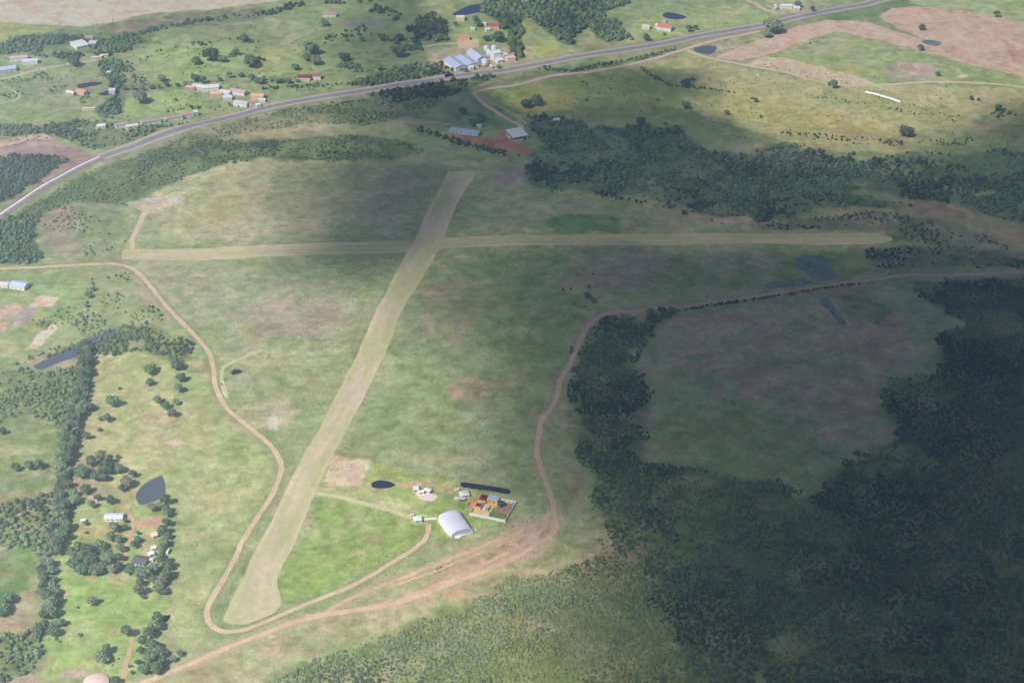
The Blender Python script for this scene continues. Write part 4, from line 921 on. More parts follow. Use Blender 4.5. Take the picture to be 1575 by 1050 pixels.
wood(AIR, 6.5, .35, .85, [(.15,.18,.10),(.12,.16,.08),(.19,.19,.12),(.16,.15,.10)], .45, .6, 'grass_tufts', 'tussocks and weeds over the airfield grass')
wood([(-60,420),(300,540),(430,700),(320,960),(260,1050),(-60,1050)], 8, .3, .8, [(.13,.18,.09),(.16,.20,.11)], .3, .6, 'grass_tufts', 'tussocks and weeds of the left meadows')
wood([(-60,40),(500,20),(700,110),(400,160),(150,220),(-60,230)], 11, .6, 1.5, [(.10,.14,.08),(.13,.16,.10)], .35, .8, 'scrubland', 'small scattered shrubs of the far meadows')
wood(MEADOW, 11, .4, .9, [(.09,.12,.07),(.11,.13,.09)], .3, .6, 'scrubland', 'small shrubs of the shaded clearing')
wood([(900,110),(1100,90),(1575,140),(1575,230),(1150,215),(850,190)], 9, .5, 1.2, [(.09,.12,.06),(.12,.13,.08)], .35, .7, 'scrubland', 'weeds of the sunny slope')
def polyline_buf(L, w):
    P = pts(L); a = []; b = []
    for k, (x, y) in enumerate(P):
        x0, y0 = P[max(k-1, 0)]; x1, y1 = P[min(k+1, len(P)-1)]; d = math.hypot(x1-x0, y1-y0); nx_, ny_ = -(y1-y0)/d, (x1-x0)/d
        a.append((x+nx_*w/2, y+ny_*w/2)); b.append((x-nx_*w/2, y-ny_*w/2))
    return a+b[::-1]
def hedge(L, w, sp, r0, r1, cols, fill=.9, lab=''): WOODS.append((('w', polyline_buf(L, w)), sp, r0, r1, cols, fill, 1.0, 'scrubland', lab))
DK = [(.05,.08,.045),(.07,.095,.055)]
hedge([(1040,480),(1092,469),(1150,462),(1240,449),(1345,433)], 5, 3.2, 1.0, 1.8, DK, .6, 'low bushes under the shaded road')
hedge([(640,200),(700,218),(760,232),(835,250)], 12, 5, 1.8, 3.2, DK, .8, 'dark hedge below the barns')
hedge([(820,104),(880,112),(940,98),(1000,86),(1050,74)], 12, 4.6, 1.5, 2.8, DK, .6, 'bushes between highway and service track')
hedge([(985,103),(1005,118),(1030,132),(1075,136),(1120,140),(1160,155)], 7, 4.6, 1.2, 2.4, DK, .75, 'bush line on the shaded meadow')
hedge([(1120,100),(1180,120)], 3, 4, 1, 1.6, DK, .3, 'bushes by the lane')
hedge([(215,52),(270,40),(340,28),(420,20),(470,6)], 18, 6.5, 2.2, 4.2, [(.07,.10,.06),(.09,.11,.07)], .7, 'tree band under the tan field')
hedge([(500,4),(560,0),(620,-10)], 30, 7, 2.2, 4.6, [(.07,.10,.06),(.09,.11,.07)], .6, 'trees at the top edge')
hedge([(570,12),(600,20),(650,52),(640,78)], 26, 7, 2.4, 4.4, DK, .35, 'scattered trees on the shaded hill')
hedge([(400,138),(500,132),(600,122),(690,112)], 10, 6, 1.6, 3, DK, .5, 'bushes above the highway')
hedge([(290,164),(330,170),(355,162),(380,166)], 8, 5.5, 1.6, 3, DK, .5, 'bushes by the roadside houses')
hedge([(190,206),(240,200),(300,190)], 10, 5.5, 1.4, 2.8, DK, .6, 'bushes in front of the white walls')
hedge([(20,560),(60,545),(90,530),(120,512),(150,500),(165,490)], 8, 5, 1.2, 2.6, [(.08,.12,.06),(.10,.13,.07)], .7, 'bushes on the upper river bank')
hedge([(138,430),(140,460),(132,480),(128,500)], 6, 5, 1.2, 2.4, [(.06,.09,.05)], .45, 'ditch bushes')
hedge([(70,330),(110,345),(150,360),(170,390)], 60, 6.5, .9, 2.0, [(.08,.11,.06)], .4, 'low bushes beside the western wood')
hedge([(160,430),(200,470),(240,510)], 50, 7, .9, 2.0, [(.085,.12,.065)], .35, 'bushes between ditch and dirt road')
hedge([(60,500),(110,480),(150,500)], 40, 6, .9, 2.2, [(.085,.12,.065)], .5, 'bushes above the river')
hedge([(200,100),(230,84),(300,70),(350,70)], 20, 7, 1.6, 3.2, [(.08,.11,.065)], .35, 'bushes on the far left hill')
hedge([(820,290),(900,300),(985,312),(1060,330),(1120,345)], 8, 5, 1.2, 2.2, DK, .4, 'edge bushes of the northern wood')
hedge([(850,872),(905,880),(950,860),(930,825)], 24, 6, .8, 1.8, [(.09,.12,.07),(.11,.13,.08)], .35, 'bushes at the sunny wood edge')
hedge([(880,470),(900,430),(930,420)], 40, 8, 1, 2.0, DK, .2, 'scattered bushes near the bend')
hedge([(345,578),(342,600),(355,622)], 6, 4, .8, 1.5, [(.09,.12,.07)], .5, 'shrubs beside the grass track')
hedge([(500,745),(508,728),(514,712)], 2, 2.4, .5, .9, [(.07,.10,.05)], .8, 'low shrubs along the runway edge')

hedge([(300,92),(330,84),(370,88),(400,98)], 22, 6, 1.6, 3.4, [(.07,.10,.06)], .55, 'thicket on the bright far meadow')
hedge([(355,60),(380,66),(410,60),(440,70)], 16, 7, 1.4, 2.8, [(.08,.11,.065)], .3, 'bushes on the far meadow')
hedge([(150,100),(185,104),(215,125),(205,145)], 26, 6.5, 1.8, 3.4, [(.07,.10,.06)], .4, 'bushes beside the far farms')
hedge([(60,80),(110,88),(160,84),(200,74)], 22, 7, 2.2, 4.0, [(.065,.10,.06)], .6, 'trees around the far farms')
hedge([(500,66),(560,48),(620,60),(650,84)], 40, 7.5, 1.5, 3.2, [(.07,.10,.06)], .3, 'scattered bushes of the shaded hill')
hedge([(520,96),(580,112),(640,104),(690,100)], 26, 6, 1.6, 3.2, [(.06,.09,.055)], .65, 'dark thicket left of the warehouse')
hedge([(10,150),(60,134),(110,140),(140,158)], 24, 7, 1.2, 2.6, [(.09,.12,.075)], .25, 'low bushes in the far left meadow')
hedge([(0,128),(60,116),(100,128)], 24, 6, 1.0, 2.4, [(.09,.12,.075)], .35, 'low bushes below the far lane')
hedge([(150,186),(190,180),(250,172),(300,166)], 8, 6, 1.4, 2.6, [(.08,.11,.065)], .45, 'bushes behind the white roadside row')
hedge([(460,140),(520,128),(580,118)], 12, 6, 1.4, 2.6, [(.08,.11,.065)], .5, 'bushes on the highway slope')
hedge([(1250,150),(1330,160),(1400,172),(1470,186)], 10, 7, .8, 1.6, [(.08,.10,.06)], .3, 'low bushes on the sunny field')
hedge([(1200,205),(1300,214),(1400,224),(1500,216)], 24, 6, 1.0, 2.4, [(.07,.10,.055)], .45, 'scrub at the sunny edge of the northern wood')
hedge([(1390,155),(1430,168),(1470,180)], 5, 4, .8, 1.6, [(.07,.09,.06)], .6, 'shrub line below the silage bag')
hedge([(1530,180),(1560,170),(1600,165)], 26, 6, 1.6, 3.0, [(.06,.09,.055)], .6, 'bushes at the right edge of the sunny slope')
hedge([(850,120),(900,135),(960,150)], 30, 8, .8, 1.8, [(.07,.10,.055)], .2, 'weeds on the shaded meadow')
WOODM = land_mat('woodland_leaves', fine=((1.3, .32), (7, .22)), bump=0, rough=.85, tint=False)
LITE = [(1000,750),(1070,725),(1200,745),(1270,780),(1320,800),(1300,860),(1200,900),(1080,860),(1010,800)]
RWP = [pts(r1L+r1R[::-1]), pts(r2T+r2B[::-1])]; RDP = [pts(q_) for q_ in (HIGHWAY, SERVICE, BRANCH, MAINWEST, SOUTHROAD, EASTROAD, MIDTRACK, FARMTRACK, RUBBLETRACK, FARMLANE)]
PDP = [pts([(570,744),(588,737),(609,745),(588,752)]), pts([(708,741),(784,751),(786,758),(782,761),(710,749)]), pts([(208,764),(249,729),(255,760),(216,778)])]
def excluded(gx, gy):
    e = np.zeros(len(gx), bool)
    for p_ in PDP: e |= poly_sd(gx, gy, p_) < 2
    for p_ in RWP: e |= poly_sd(gx, gy, p_) < 1.5
    for k_, p_ in enumerate(RDP): e |= line_d(gx, gy, p_) < (13 if k_ == 0 else 4.5)
    return e
def build_wood(idx, P_, sp, r0, r1, cols, fill, hfac, name, lab):
    P2 = P_[1] if P_[0] == 'w' else pts(P_)
    rs = np.random.RandomState(100+idx); px = [p[0] for p in P2]; py = [p[1] for p in P2]
    x0, x1 = max(min(px), -1060), min(max(px), 1060); y0, y1 = max(min(py), 960), min(max(py), 3050)
    gx, gy = np.meshgrid(np.arange(x0, x1, sp), np.arange(y0, y1, sp)); gx = gx.ravel()+rs.uniform(-.48, .48, gx.size)*sp; gy = gy.ravel()+rs.uniform(-.48, .48, gy.size)*sp
    vw = np.abs(gx) < (gy*.30+H*.17)*1.06+25; gx, gy = gx[vw], gy[vw]      # only what the view and a step aside can see
    w1 = (fbm(gx, gy, 24, 3, 3)-.5)*16; w2 = (fbm(gx, gy, 24, 79, 3)-.5)*16; hf = .35 if P_[0] == 'w' else 1
    d = poly_sd(gx+w1*hf, gy+w2*hf, P2); q = fbm(gx, gy, 30, 200+idx, 4, .6)
    thr = np.interp(fill, [0, .2, .5, .8, .95, 1], [.75, .62, .5, .40, .30, 0])
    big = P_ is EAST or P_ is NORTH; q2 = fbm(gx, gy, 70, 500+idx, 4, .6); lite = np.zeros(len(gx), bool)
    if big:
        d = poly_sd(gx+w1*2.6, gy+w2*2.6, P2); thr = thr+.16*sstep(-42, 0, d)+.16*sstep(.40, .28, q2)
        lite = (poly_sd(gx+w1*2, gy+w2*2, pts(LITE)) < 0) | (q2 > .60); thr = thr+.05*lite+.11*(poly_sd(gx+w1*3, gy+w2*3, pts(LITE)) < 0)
    d = np.where(excluded(gx, gy), 1, d)
    keep = (d < 0) & ((q > thr) | (rs.uniform(size=gx.size) < fill*.25)); gx, gy, q, d, lite = gx[keep], gy[keep], q[keep], d[keep], lite[keep]
    n = len(gx)
    if n == 0: return 0
    R_ = rs.uniform(0, 1, n)**1.6*(r1-r0)+r0; R_ *= np.clip(.75+.9*(q-.35), .6, 1.25)
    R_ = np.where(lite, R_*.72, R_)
    gz = hfun(gx, gy); ci = np.array(cols)[rs.randint(0, len(cols), n)]*rs.uniform(.72, 1.3, n)[:, None]*FACI.get(id(P_), 1.55)
    sp2 = fbm(gx, gy, 90, 300+idx, 4, .6); ci *= (0.55+0.9*sstep(.3, .7, sp2))[:, None]; ol = (sstep(.5, .75, fbm(gx, gy, 70, 350+idx, 4)))[:, None]; ci = ci*(1-ol)+ci*np.array([1.18, 1.12, .78])*ol
    yl = rs.uniform(size=n) < .03; ci[yl] = ci[yl]*np.array([1.35, 1.25, .9]); gr = rs.uniform(size=n) < .03; ci[gr] = ci[gr]*np.array([1.25, 1.25, 1.1]); ci *= np.minimum(1, .24/np.maximum(ci.max(1, keepdims=True), 1e-4)); R_ = np.where((rs.uniform(size=n) < .03) & big, R_*1.6, R_)
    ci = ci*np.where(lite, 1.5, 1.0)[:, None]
    bv, bf = (ICO1 if r1 < 1 else ICO2); nb = len(bv)
    sv = rs.uniform(.68, 1.18, (n, nb, 1)); ang = rs.uniform(0, 6.28, n); ca, sa = np.cos(ang)[:, None], np.sin(ang)[:, None]
    bx = bv[None, :, 0]*ca-bv[None, :, 1]*sa; by = bv[None, :, 0]*sa+bv[None, :, 1]*ca; bz = np.broadcast_to(bv[None, :, 2], bx.shape)
    B = np.stack([bx, by, bz*hfac], 2)*sv*R_[:, None, None]*.88; B[..., 2] += (R_*.55*hfac)[:, None]
    B[..., 0] += gx[:, None]; B[..., 1] += gy[:, None]; B[..., 2] = np.maximum(B[..., 2], -.2)+gz[:, None]
    Fb = (bf[None]+(np.arange(n)*nb)[:, None, None]).reshape(-1, 3)
    nq = 16 if r1 > 1 else 6; dd = rs.normal(size=(n*nq, 3)); dd /= np.linalg.norm(dd, axis=1)[:, None]; dd[:, 2] = np.abs(dd[:, 2])
    rr_ = np.repeat(R_, nq); P = dd*rr_[:, None]*rs.uniform(.8, 1.12, n*nq)[:, None]*np.array([1, 1, hfac])
    P[:, 0] += np.repeat(gx, nq); P[:, 1] += np.repeat(gy, nq); P[:, 2] += np.repeat(gz, nq)+rr_*.55*hfac
    qv, qf = quads(P, dd, rr_*.24+.1, rs)
    cb = np.repeat(ci, nb, 0)*rs.uniform(.85, 1.15, (n*nb, 1)); cq = np.repeat(np.repeat(ci, nq, 0)*rs.uniform(.7, 1.45, (n*nq, 1)), 4, 0)
    o = np_mesh(name, np.concatenate([B.reshape(-1, 3), qv]), [Fb, qf+n*nb], WOODM, np.concatenate([cb, cq])); tag(o, lab, 'woodland' if name == 'woodland' else 'scrub', kind='stuff'); return n
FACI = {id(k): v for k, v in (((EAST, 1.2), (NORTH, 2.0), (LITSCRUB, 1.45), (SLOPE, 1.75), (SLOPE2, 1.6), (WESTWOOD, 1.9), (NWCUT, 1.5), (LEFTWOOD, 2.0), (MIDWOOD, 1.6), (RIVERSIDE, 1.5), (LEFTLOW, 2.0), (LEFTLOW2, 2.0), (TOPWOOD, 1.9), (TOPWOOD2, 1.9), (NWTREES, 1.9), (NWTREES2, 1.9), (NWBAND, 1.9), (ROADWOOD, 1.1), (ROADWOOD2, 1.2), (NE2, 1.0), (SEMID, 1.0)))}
tot = 0
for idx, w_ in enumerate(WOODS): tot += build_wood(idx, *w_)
print('crowns in woods', tot)
#@@PART3
# ================================================================== BUILDINGS
def wallm(c): return mat('plaster_%d_%d_%d' % c, c, .9, .08, .6)
def roofm(c, met=False): return mat(('metal_sheet_%d_%d_%d' if met else 'roof_tile_%d_%d_%d') % c, c, .45 if met else .85, .10, .35, stripes=('X', 1.0, .16))
GLASS = mat('window_glass', (.03,.04,.05), .15, .1, rawalb=True, spec=.5); DOORM = mat('door_paint', (120,104,92), .7, .1); WHITEW = (238,236,228)
def gable_parts(root, w, d, h, rh, wc, rc, met=False, ov=.5, x=0, y=0, z=0, axis='x', hip=False, openings=True, wname='wall', nwin=2):
    """walls, a pitched roof with real thickness, a door and windows on the camera-facing side"""
    P = lambda a, b, c: (x+a, y+b, z+c) if axis == 'x' else (x+b, y-a, z+c)
    if axis == 'y': w, d = d, w
    W, D = w/2, d/2; m = MB(); v = [P(-W,-D,-.5),P(W,-D,-.5),P(W,D,-.5),P(-W,D,-.5),P(-W,-D,h),P(W,-D,h),P(W,D,h),P(-W,D,h)]
    f = [(0,1,5,4),(1,2,6,5),(2,3,7,6),(3,0,4,7),(3,2,1,0)]
    if not hip: v += [P(-W,0,h+rh),P(W,0,h+rh)]; f += [(5,6,9),(7,4,8)]
    m.add(v, f).build(wname, wallm(wc), root)
    o = ov; k = rh/D; e = h-k*o; th = .18; hx = (min(D, W*.9) if hip else -o)
    r = MB(); a0 = P(-W-o,-D-o,e+.03); a1 = P(W+o,-D-o,e+.03); b0 = P(-W+hx,0,h+rh+.03); b1 = P(W-hx,0,h+rh+.03); c0 = P(-W-o,D+o,e+.03); c1 = P(W+o,D+o,e+.03)
    up = lambda p: (p[0], p[1], p[2]+th)
    v = [a0,a1,b0,b1,c0,c1]+[up(q) for q in (a0,a1,b0,b1,c0,c1)]
    f = [(6,7,9,8),(8,9,11,10),(2,3,1,0),(4,5,3,2),(0,1,7,6),(5,4,10,11)]
    f += [(1,3,9,7),(3,5,11,9),(2,0,6,8),(4,2,8,10)] if not hip else [(7,11,9),(10,6,8),(1,5,11,7),(4,0,6,10),(1,3,5),(0,4,2)]
    r.add(v, f).build('roof', roofm(rc, met), root)
    if openings and not (axis == 'y'):
        MB().box(x-W*.12-.5, y-D-.06, z, x-W*.12+.5, y-D-.003, z+2.1).build('door', DOORM, root)
        for q in ([-.62, .45, .8] if nwin > 2 else [-.6, .5]): MB().box(x+W*q-.6, y-D-.05, z+1.0, x+W*q+.6, y-D-.003, z+min(2.1, h-.4)).build('window', GLASS, root)
def house(u, v, w, d, deg, label, rc, wc=WHITEW, h=2.9, rh=1.3, met=False, hip=False, name='house', cat='house', group=None, axis='x', up=1.5, annex=None, nwin=2):
    if v < 260: w *= 1.25; d *= 1.2; h *= 1.7; rh *= 1.3
    x, y, z = gp(u, v, up); root = empty(name, (x, y, hz(x, y)+.05), R(deg)); tag(root, label, cat, group)
    gable_parts(root, w, d, h, rh, wc, rc, met, axis=axis, hip=hip, nwin=nwin)
    if annex: ax, ay, aw, ad, arc = annex; gable_parts(root, aw, ad, h*.85, rh*.6, wc, arc, met, x=ax, y=ay, openings=False)
    return root
RED = (176,100,88); ORG = (214,150,116); BLUE = (176,196,216); LBLUE = (186,206,232); GREY = (196,198,200); PINK = (206,186,182); TILE = (190,140,120); PALE = (226,222,218)
# far left hamlet
house(11,108,20,12,22,'light blue roofed house cut by the left edge beside the lane',LBLUE,(190,206,226),met=True,rh=2)
house(29,91,20,9,15,'white house with pinkish roof behind the light blue one',PINK,met=False)
house(47,96,17,10,10,'white house with pale lilac roof beside the far lane',(214,214,226),met=True,rh=1.6)
house(122,70,15,22,35,'long white-roofed farm building in the far trees',(238,238,236),met=True)
house(144,68,9,12,-8,'white shed with grey-lilac roof right of the long farm building',(206,206,216),met=True)
house(138,60,10,9,0,'brown-roofed hut behind the far farm buildings',(176,160,156),(180,170,160))
house(149,89.5,11,4,18,'low cream shed, left of two end to end beyond the round tree',(236,220,196),(240,226,204),h=2.2,rh=.6)
house(160,86.5,9,4,18,'low cream shed, right of two end to end beyond the round tree',(236,220,196),(240,226,204),h=2.2,rh=.6)
house(126,143,13,8,-30,'orange-roofed house beside the dark garden pond',(226,160,134),(216,190,176))
house(109,144,10,5,-25,'small grey-roofed shed left of the orange-roofed house',PALE,(200,180,172),h=2.2)
house(173,142,7,8,0,'small pale lilac hut beside the dark garden pond',(214,210,226),(206,204,216),h=3.4,rh=.6)
house(138,168,16,3.5,6,'long low cream wall-like shed in the far meadow',(232,212,168),(232,212,176),h=2,rh=.4)
house(168,113,5,5,0,'tiny pinkish hut among the far dark trees',(220,196,184),(216,190,180),h=2.4,rh=.7)
# white roadside row
house(155.5,196,9,7,20,'small white hut at the left end of the roadside row',(232,232,232),h=2.8,rh=.8,met=True)
house(187,194,14,7,24,'white house with brown roof, second in the roadside row',(176,160,158),h=3,rh=1)
house(203,196,13,6,22,'low white house with pale roof, third in the roadside row',(222,218,216),h=2.8,rh=.8)
house(232,189,21,7,24,'long white house with grey-brown roof, fourth in the roadside row',(170,160,160),h=3,rh=1)
house(245,187,12,6,24,'narrow white house, fifth in the roadside row',(190,180,178),h=3,rh=.9)
house(268,183,18,7,25,'white house with dull brown roof, sixth in the roadside row',(186,160,154),h=3,rh=1)
house(288,178,14,7,26,'white house with pinkish brown roof, seventh in the roadside row',(194,160,152),h=3,rh=1)
house(301,176,4,5,26,'small white tower-like hut at the right end of the roadside row',(236,236,236),h=3.6,rh=.5)
# hamlet by the highway
house(294,136,10,7,-10,'pinkish-roofed house at the left of the highway hamlet',(210,180,168),(200,170,160),h=2.6)
house(306,135,13,10,-12,'pale grey-roofed house next to the big white house',(224,222,226),(214,206,206))
house(323,137,20,11,12,'big white-walled house with pale roof in the highway hamlet',(222,224,224),h=3.4)
house(333,146,13,9,8,'orange-cream house in front of the big white house',(230,192,162),(226,190,160))
house(347,144,13,10,-18,'pale-roofed house in the middle of the highway hamlet',(228,220,220))
house(350,152,10,8,10,'light blue-white house in the middle of the highway hamlet',(206,222,224),(206,222,224),met=True)
house(367,143,19,9,-22,'mauve-roofed house with white walls in the highway hamlet',(206,178,178),h=3)
house(371,161,16,8,-16,'bright white house with lilac roof next to the highway',(214,200,220),h=3.2,rh=1)
house(388,161,7,6,20,'small white house with red roof next to the highway',(196,140,132),h=3)
house(397,163,5,4,20,'tiny white kiosk at the highway edge',(236,234,230),h=2.6,rh=.5)
house(397,150,14,10,-6,'orange-roofed house at the right of the highway hamlet',(228,186,156),(234,200,176),h=3.2)
house(404,155,7,4,-10,'low white annexe below the orange-roofed hamlet house',(238,236,230),h=2.4,rh=.5)
# far meadow farms
house(507,24,17,8,2,'small white farmhouse with brown-pink roof on the far meadow',(196,164,160),h=3,rh=1)
house(468,121,15,9,-4,'dark maroon-roofed house, left of a pair under tall trees',(140,92,96),(216,200,190),h=3)
house(483,119,16,9,0,'red-brown roofed house with white walls, right of a pair',(170,116,112),h=3)
# around the blue pond and the mill
house(708,30,10,9,4,'cream house in front of the blue pond',(238,226,190),(236,222,180),h=3.6,rh=1)
house(714,60,13,7,4,'red-brown roofed shed on bare orange soil',(206,148,128),(226,190,170))
house(760,42,12,9,0,'small house with vivid red roof at the top of the view',(190,100,98),(220,190,186))
house(750,47,6,5,20,'tiny white shed left of the vivid red roof',(238,238,232),h=2.6,rh=.5)
house(746,38,5,4,-30,'tiny white hut above the vivid red roof',(236,236,236),h=2.4,rh=.5)
house(727,46,5,4,0,'tiny white hut under the dark trees left of the red roof',(230,234,226),h=2.6,rh=.5)
house(808,2,8,5,0,'small pinkish hut at the very top edge',(226,206,196),h=2.6)
house(924,0,9,6,0,'small cream house at the very top edge',(222,200,188),h=2.6)
house(1023,44,18,13,-22,'villa with bright red-orange roof above the highway',(216,138,124),h=3.4,rh=2,annex=(-12,3,9,7,(230,214,196)))
house(994,43,9,6,-14,'small cream house left of the red-orange villa',(234,220,204),h=3,rh=.8)
house(1021,34,5,4,0,'tiny pinkish hut behind the red-orange villa',(214,178,164),h=2.4,rh=.5)
house(1209,12,14,8,6,'white house with pale roof beside the top right tree',(238,236,230),h=3.4)
house(1225,14,8,6,0,'low white shed beside the top right house',(226,224,222),h=2.6)
house(1192,14,3,3,0,'slim white tower-like hut left of the top right house',(238,238,236),h=4.5,rh=1.6,hip=True)
# mill yard: double warehouse, long shed, mill block and silos
x, y, z = gp(709,97,4); wh = empty('warehouse', (x, y, hz(x, y)), R(28)); tag(wh, 'big white warehouse with twin pale blue gable roofs by the highway', 'warehouse')
for k in (-1, 1): gable_parts(wh, 19, 40, 6.5, 2.6, WHITEW, (178,194,222), True, x=k*9.6, y=0, axis='y', openings=False)
for k in (-1, 1): MB().box(k*9.6-2.6, -20.12, 0, k*9.6+2.6, -20.004, 4.6).build('door', mat('roller_door', (150,150,158), .6, .05), wh)
x, y, z = gp(733,88,5); sh_ = empty('grain_shed', (x, y, hz(x, y)), R(28)); tag(sh_, 'tall pale blue-grey grain shed between warehouse and mill', 'shed')
gable_parts(sh_, 15, 36, 9, 3.5, (206,214,222), (186,200,216), True, axis='y', openings=False)
MB().box(-2, -18.12, 0, 2, -18.004, 5).build('door', mat('roller_door', (150,150,158), .6, .05), sh_)
SILM = mat('galvanised_metal', (204,212,220), .4, .08, .5, stripes=('Z', .9, .12))
for (u, v, r_, h_, lab) in [(746,97,5,10,'stout grey silo nearest the highway in front of the mill'),(752,84,4.2,12,'tall grey silo behind the stout one at the mill'),(760,77,4.6,11,'grey silo with cone top behind the mill block'),(748,76,3.8,10,'small grey silo beside the grain shed')]:
    x, y, z = gp(u, v, 5); s_ = empty('grain_silo', (x, y, hz(x, y))); tag(s_, lab, 'silo', 'silos of the mill')
    MB().cyl(0, 0, -.5, h_, r_, n=24).build('silo_body', SILM, s_, True); MB().cyl(0, 0, h_+.01, h_+r_*.5, r_+.15, .3, n=24).build('cone_roof', SILM, s_)
x, y, z = gp(768,86,5); ml = empty('mill_building', (x, y, hz(x, y)), R(26)); tag(ml, 'white mill block with several stepped roofs and pink-brown lean-tos', 'mill')
gable_parts(ml, 12, 14, 12, 1.6, WHITEW, (232,228,228), True, x=-5, y=2, openings=True)
gable_parts(ml, 10, 12, 7, 1.4, (240,232,228), (228,206,204), x=6.5, y=0, openings=False)
gable_parts(ml, 9, 10, 4.5, 1, WHITEW, (236,226,222), x=-6, y=-11, openings=True)
gable_parts(ml, 12, 9, 5, 1, (226,206,200), (196,164,158), x=15, y=-2, openings=False)
MB().box(-6.2, 7, 12.9, -4, 9, 17).build('elevator_tower', wallm(WHITEW), ml)
house(785,92,10,9,18,'low pinkish shed at the right end of the mill yard',(216,196,190),(230,212,206),h=3.5,rh=1)
house(725,106,5,4,10,'tiny white gatehouse in front of the warehouse',(240,240,236),h=3,rh=.6)
house(755,104,3,3,0,'tiny white booth by the highway in front of the mill',(240,240,238),h=3,rh=.6)
# two barns in the cloud shadow
x, y, z = gp(715,202,2); br = empty('long_barn', (x, y, hz(x, y)), R(-17)); tag(br, 'long low barn with blue-grey metal roof and white front wall', 'barn')
gable_parts(br, 41, 12, 3.2, 2.0, WHITEW, (170,190,216), True, nwin=3)
for k in range(6): MB().box(-17+k*6.6, -6.05, 1.1, -15.2+k*6.6, -6.003, 2.2).build('window', GLASS, br)
x, y, z = gp(795,208,3); op = empty('open_barn', (x, y, hz(x, y)), R(24)); tag(op, 'tall open-sided barn with flat whitish roof on red soil', 'barn')
v = [(-11.5,-13,6),(11.5,-13,6),(11.5,13,7.5),(-11.5,13,7.5)]; MB().add(v+[(a, b, c+.3) for a, b, c in v], [(3,2,1,0),(4,5,6,7),(0,1,5,4),(1,2,6,5),(2,3,7,6),(3,0,4,7)]).build('roof', roofm((222,226,232), True), op)
MB().box(-11,12.2,-.3,11,12.5,7.2).build('back_wall', wallm(WHITEW), op); MB().box(10.7,-12.5,-.3,11,12.19,5.9).build('side_wall', wallm((222,220,216)), op)
MB().box(-10.6,-12.5,-.3,3,-12.2,2.6).build('low_wall', wallm(WHITEW), op); MB().box(-10.9,-4,-.3,-10.6,8,3).build('low_wall', wallm(WHITEW), op)
for a in (-10.8, -3.6, 3.6): MB().box(a-.2,-12.9,-.3,a+.2,-12.51,5.95).build('post', wallm(WHITEW), op)
house(737,195,5,4,0,'small pale hut between the two shaded barns',(214,216,220),h=2.4,rh=.5)
house(726,186,7,4,-10,'low pale hut behind the long blue-roofed barn',(206,208,206),h=2.4,rh=.5)
house(856,186,7,5,12,'lone small shed with whitish metal roof at the wood edge',(222,226,232),met=True,h=2.4,rh=.6)
# left roadside farm
house(30,440,19,13,-14,'white farm building with pale blue roof at the left edge',(190,206,226),h=4.5,rh=1.8,met=True)
house(3,438,16,8,-6,'low white shed cut by the left edge',(224,216,212),h=3.6,rh=.8)
# left farmyard
x, y, z = gp(175.5,795,1.5); fh = empty('farmhouse', (x, y, hz(x, y)), R(2)); tag(fh, 'white farmhouse with bright metal roof beside the red track', 'house'); gable_parts(fh, 16.5, 9, 2.9, 1.6, WHITEW, (204,214,220), True, nwin=3)
house(216,862,12,11,-14,'cottage with dark grey roof and pale front edge below the hedge',(112,116,120),(186,196,214),h=2.8,rh=1.4)
house(232,851,5,5,30,'tiny white hut beside the dark-roofed cottage',(236,226,220),h=2.4,rh=.5)
house(236,842,4,4,20,'tiny white hut above the hut by the cottage',(238,230,222),h=2.2,rh=.5)
house(237,822,5,6,30,'small pale sand-coloured hut by the hedge',(222,212,190),h=2.2,rh=.5)
house(232,860,4,3,0,'tiny pinkish hut right of the cottage roof',(226,200,190),h=2,rh=.4)
house(128,800,4,3,0,'tiny white hut left of the metal-roofed farmhouse',(238,238,236),h=2.2,rh=.4)
# pale dome-roofed shed at the bottom edge
x, y, z = gp(148,1049,1); dm = empty('round_shelter', (x, y, hz(x, y))); tag(dm, 'round pale pinkish roof cut by the bottom edge', 'shelter')
MB().cyl(0, 0, 2.0, 3.4, 10.5, 7.0, n=28).add([], []).build('roof', mat('thatch', (214,192,178), .95, .12, .8), dm); MB().cyl(0, 0, 3.41, 4.6, 7.0, .4, n=28).build('roof_top', mat('thatch', (214,192,178)), dm); MB().cyl(0, 0, -.4, 1.99, 9.2, n=28, cap=False).build('wall', wallm((210,190,176)), dm)

# ---------------------------------------------------------------- hangar
x, y, z = gp(700.5,804,3); hg = empty('hangar', (x, y, hz(x, y)+.05), R(24)); tag(hg, 'arched pale blue-grey metal hangar beside the walled house', 'hangar')
W, Ld, eh, ar = 10.4, 15.8, 2.6, 3.7; n = 20
arc = [(W*math.cos(math.pi*(1-k/n)), eh+ar*math.sin(math.pi*k/n)) for k in range(n+1)]
m = MB()
for s0, s1, off in ((-Ld, Ld, .2),):
    v = []
    for yy in (s0, s1):
        for a, b in arc: v.append((a, yy, b))
        for a, b in arc: v.append((a*.985, yy, b-.22))
    q = 2*(n+1); f = []
    for k in range(n):
        f += [(k, k+1, q+k+1, q+k), (n+1+k+1, n+1+k, q+n+1+k, q+n+2+k), (k, n+1+k, n+2+k, k+1), (q+k+1, q+n+2+k, q+n+1+k, q+k)]
    f += [(0, q, q+n+1, n+1), (n, 2*n+1, q+2*n+1, q+n)]
    m.add(v, f)
m.build('roof', mat('hangar_sheet', (200,208,222), .45, .05, .15, stripes=('Y', 1.6, .13)), hg)
for k in range(6):
    yy = -Ld+2.5+k*5.2; m = MB(); v = []
    for y2 in (yy-.18, yy+.18):
        for a, b in arc: v.append((a*1.006, y2, b+.07))
    m.add(v, [(j, j+1, n+2+j, n+1+j) for j in range(n)]).build('roof_rib', mat('white_trim', (240,240,238), .6, .04), hg)
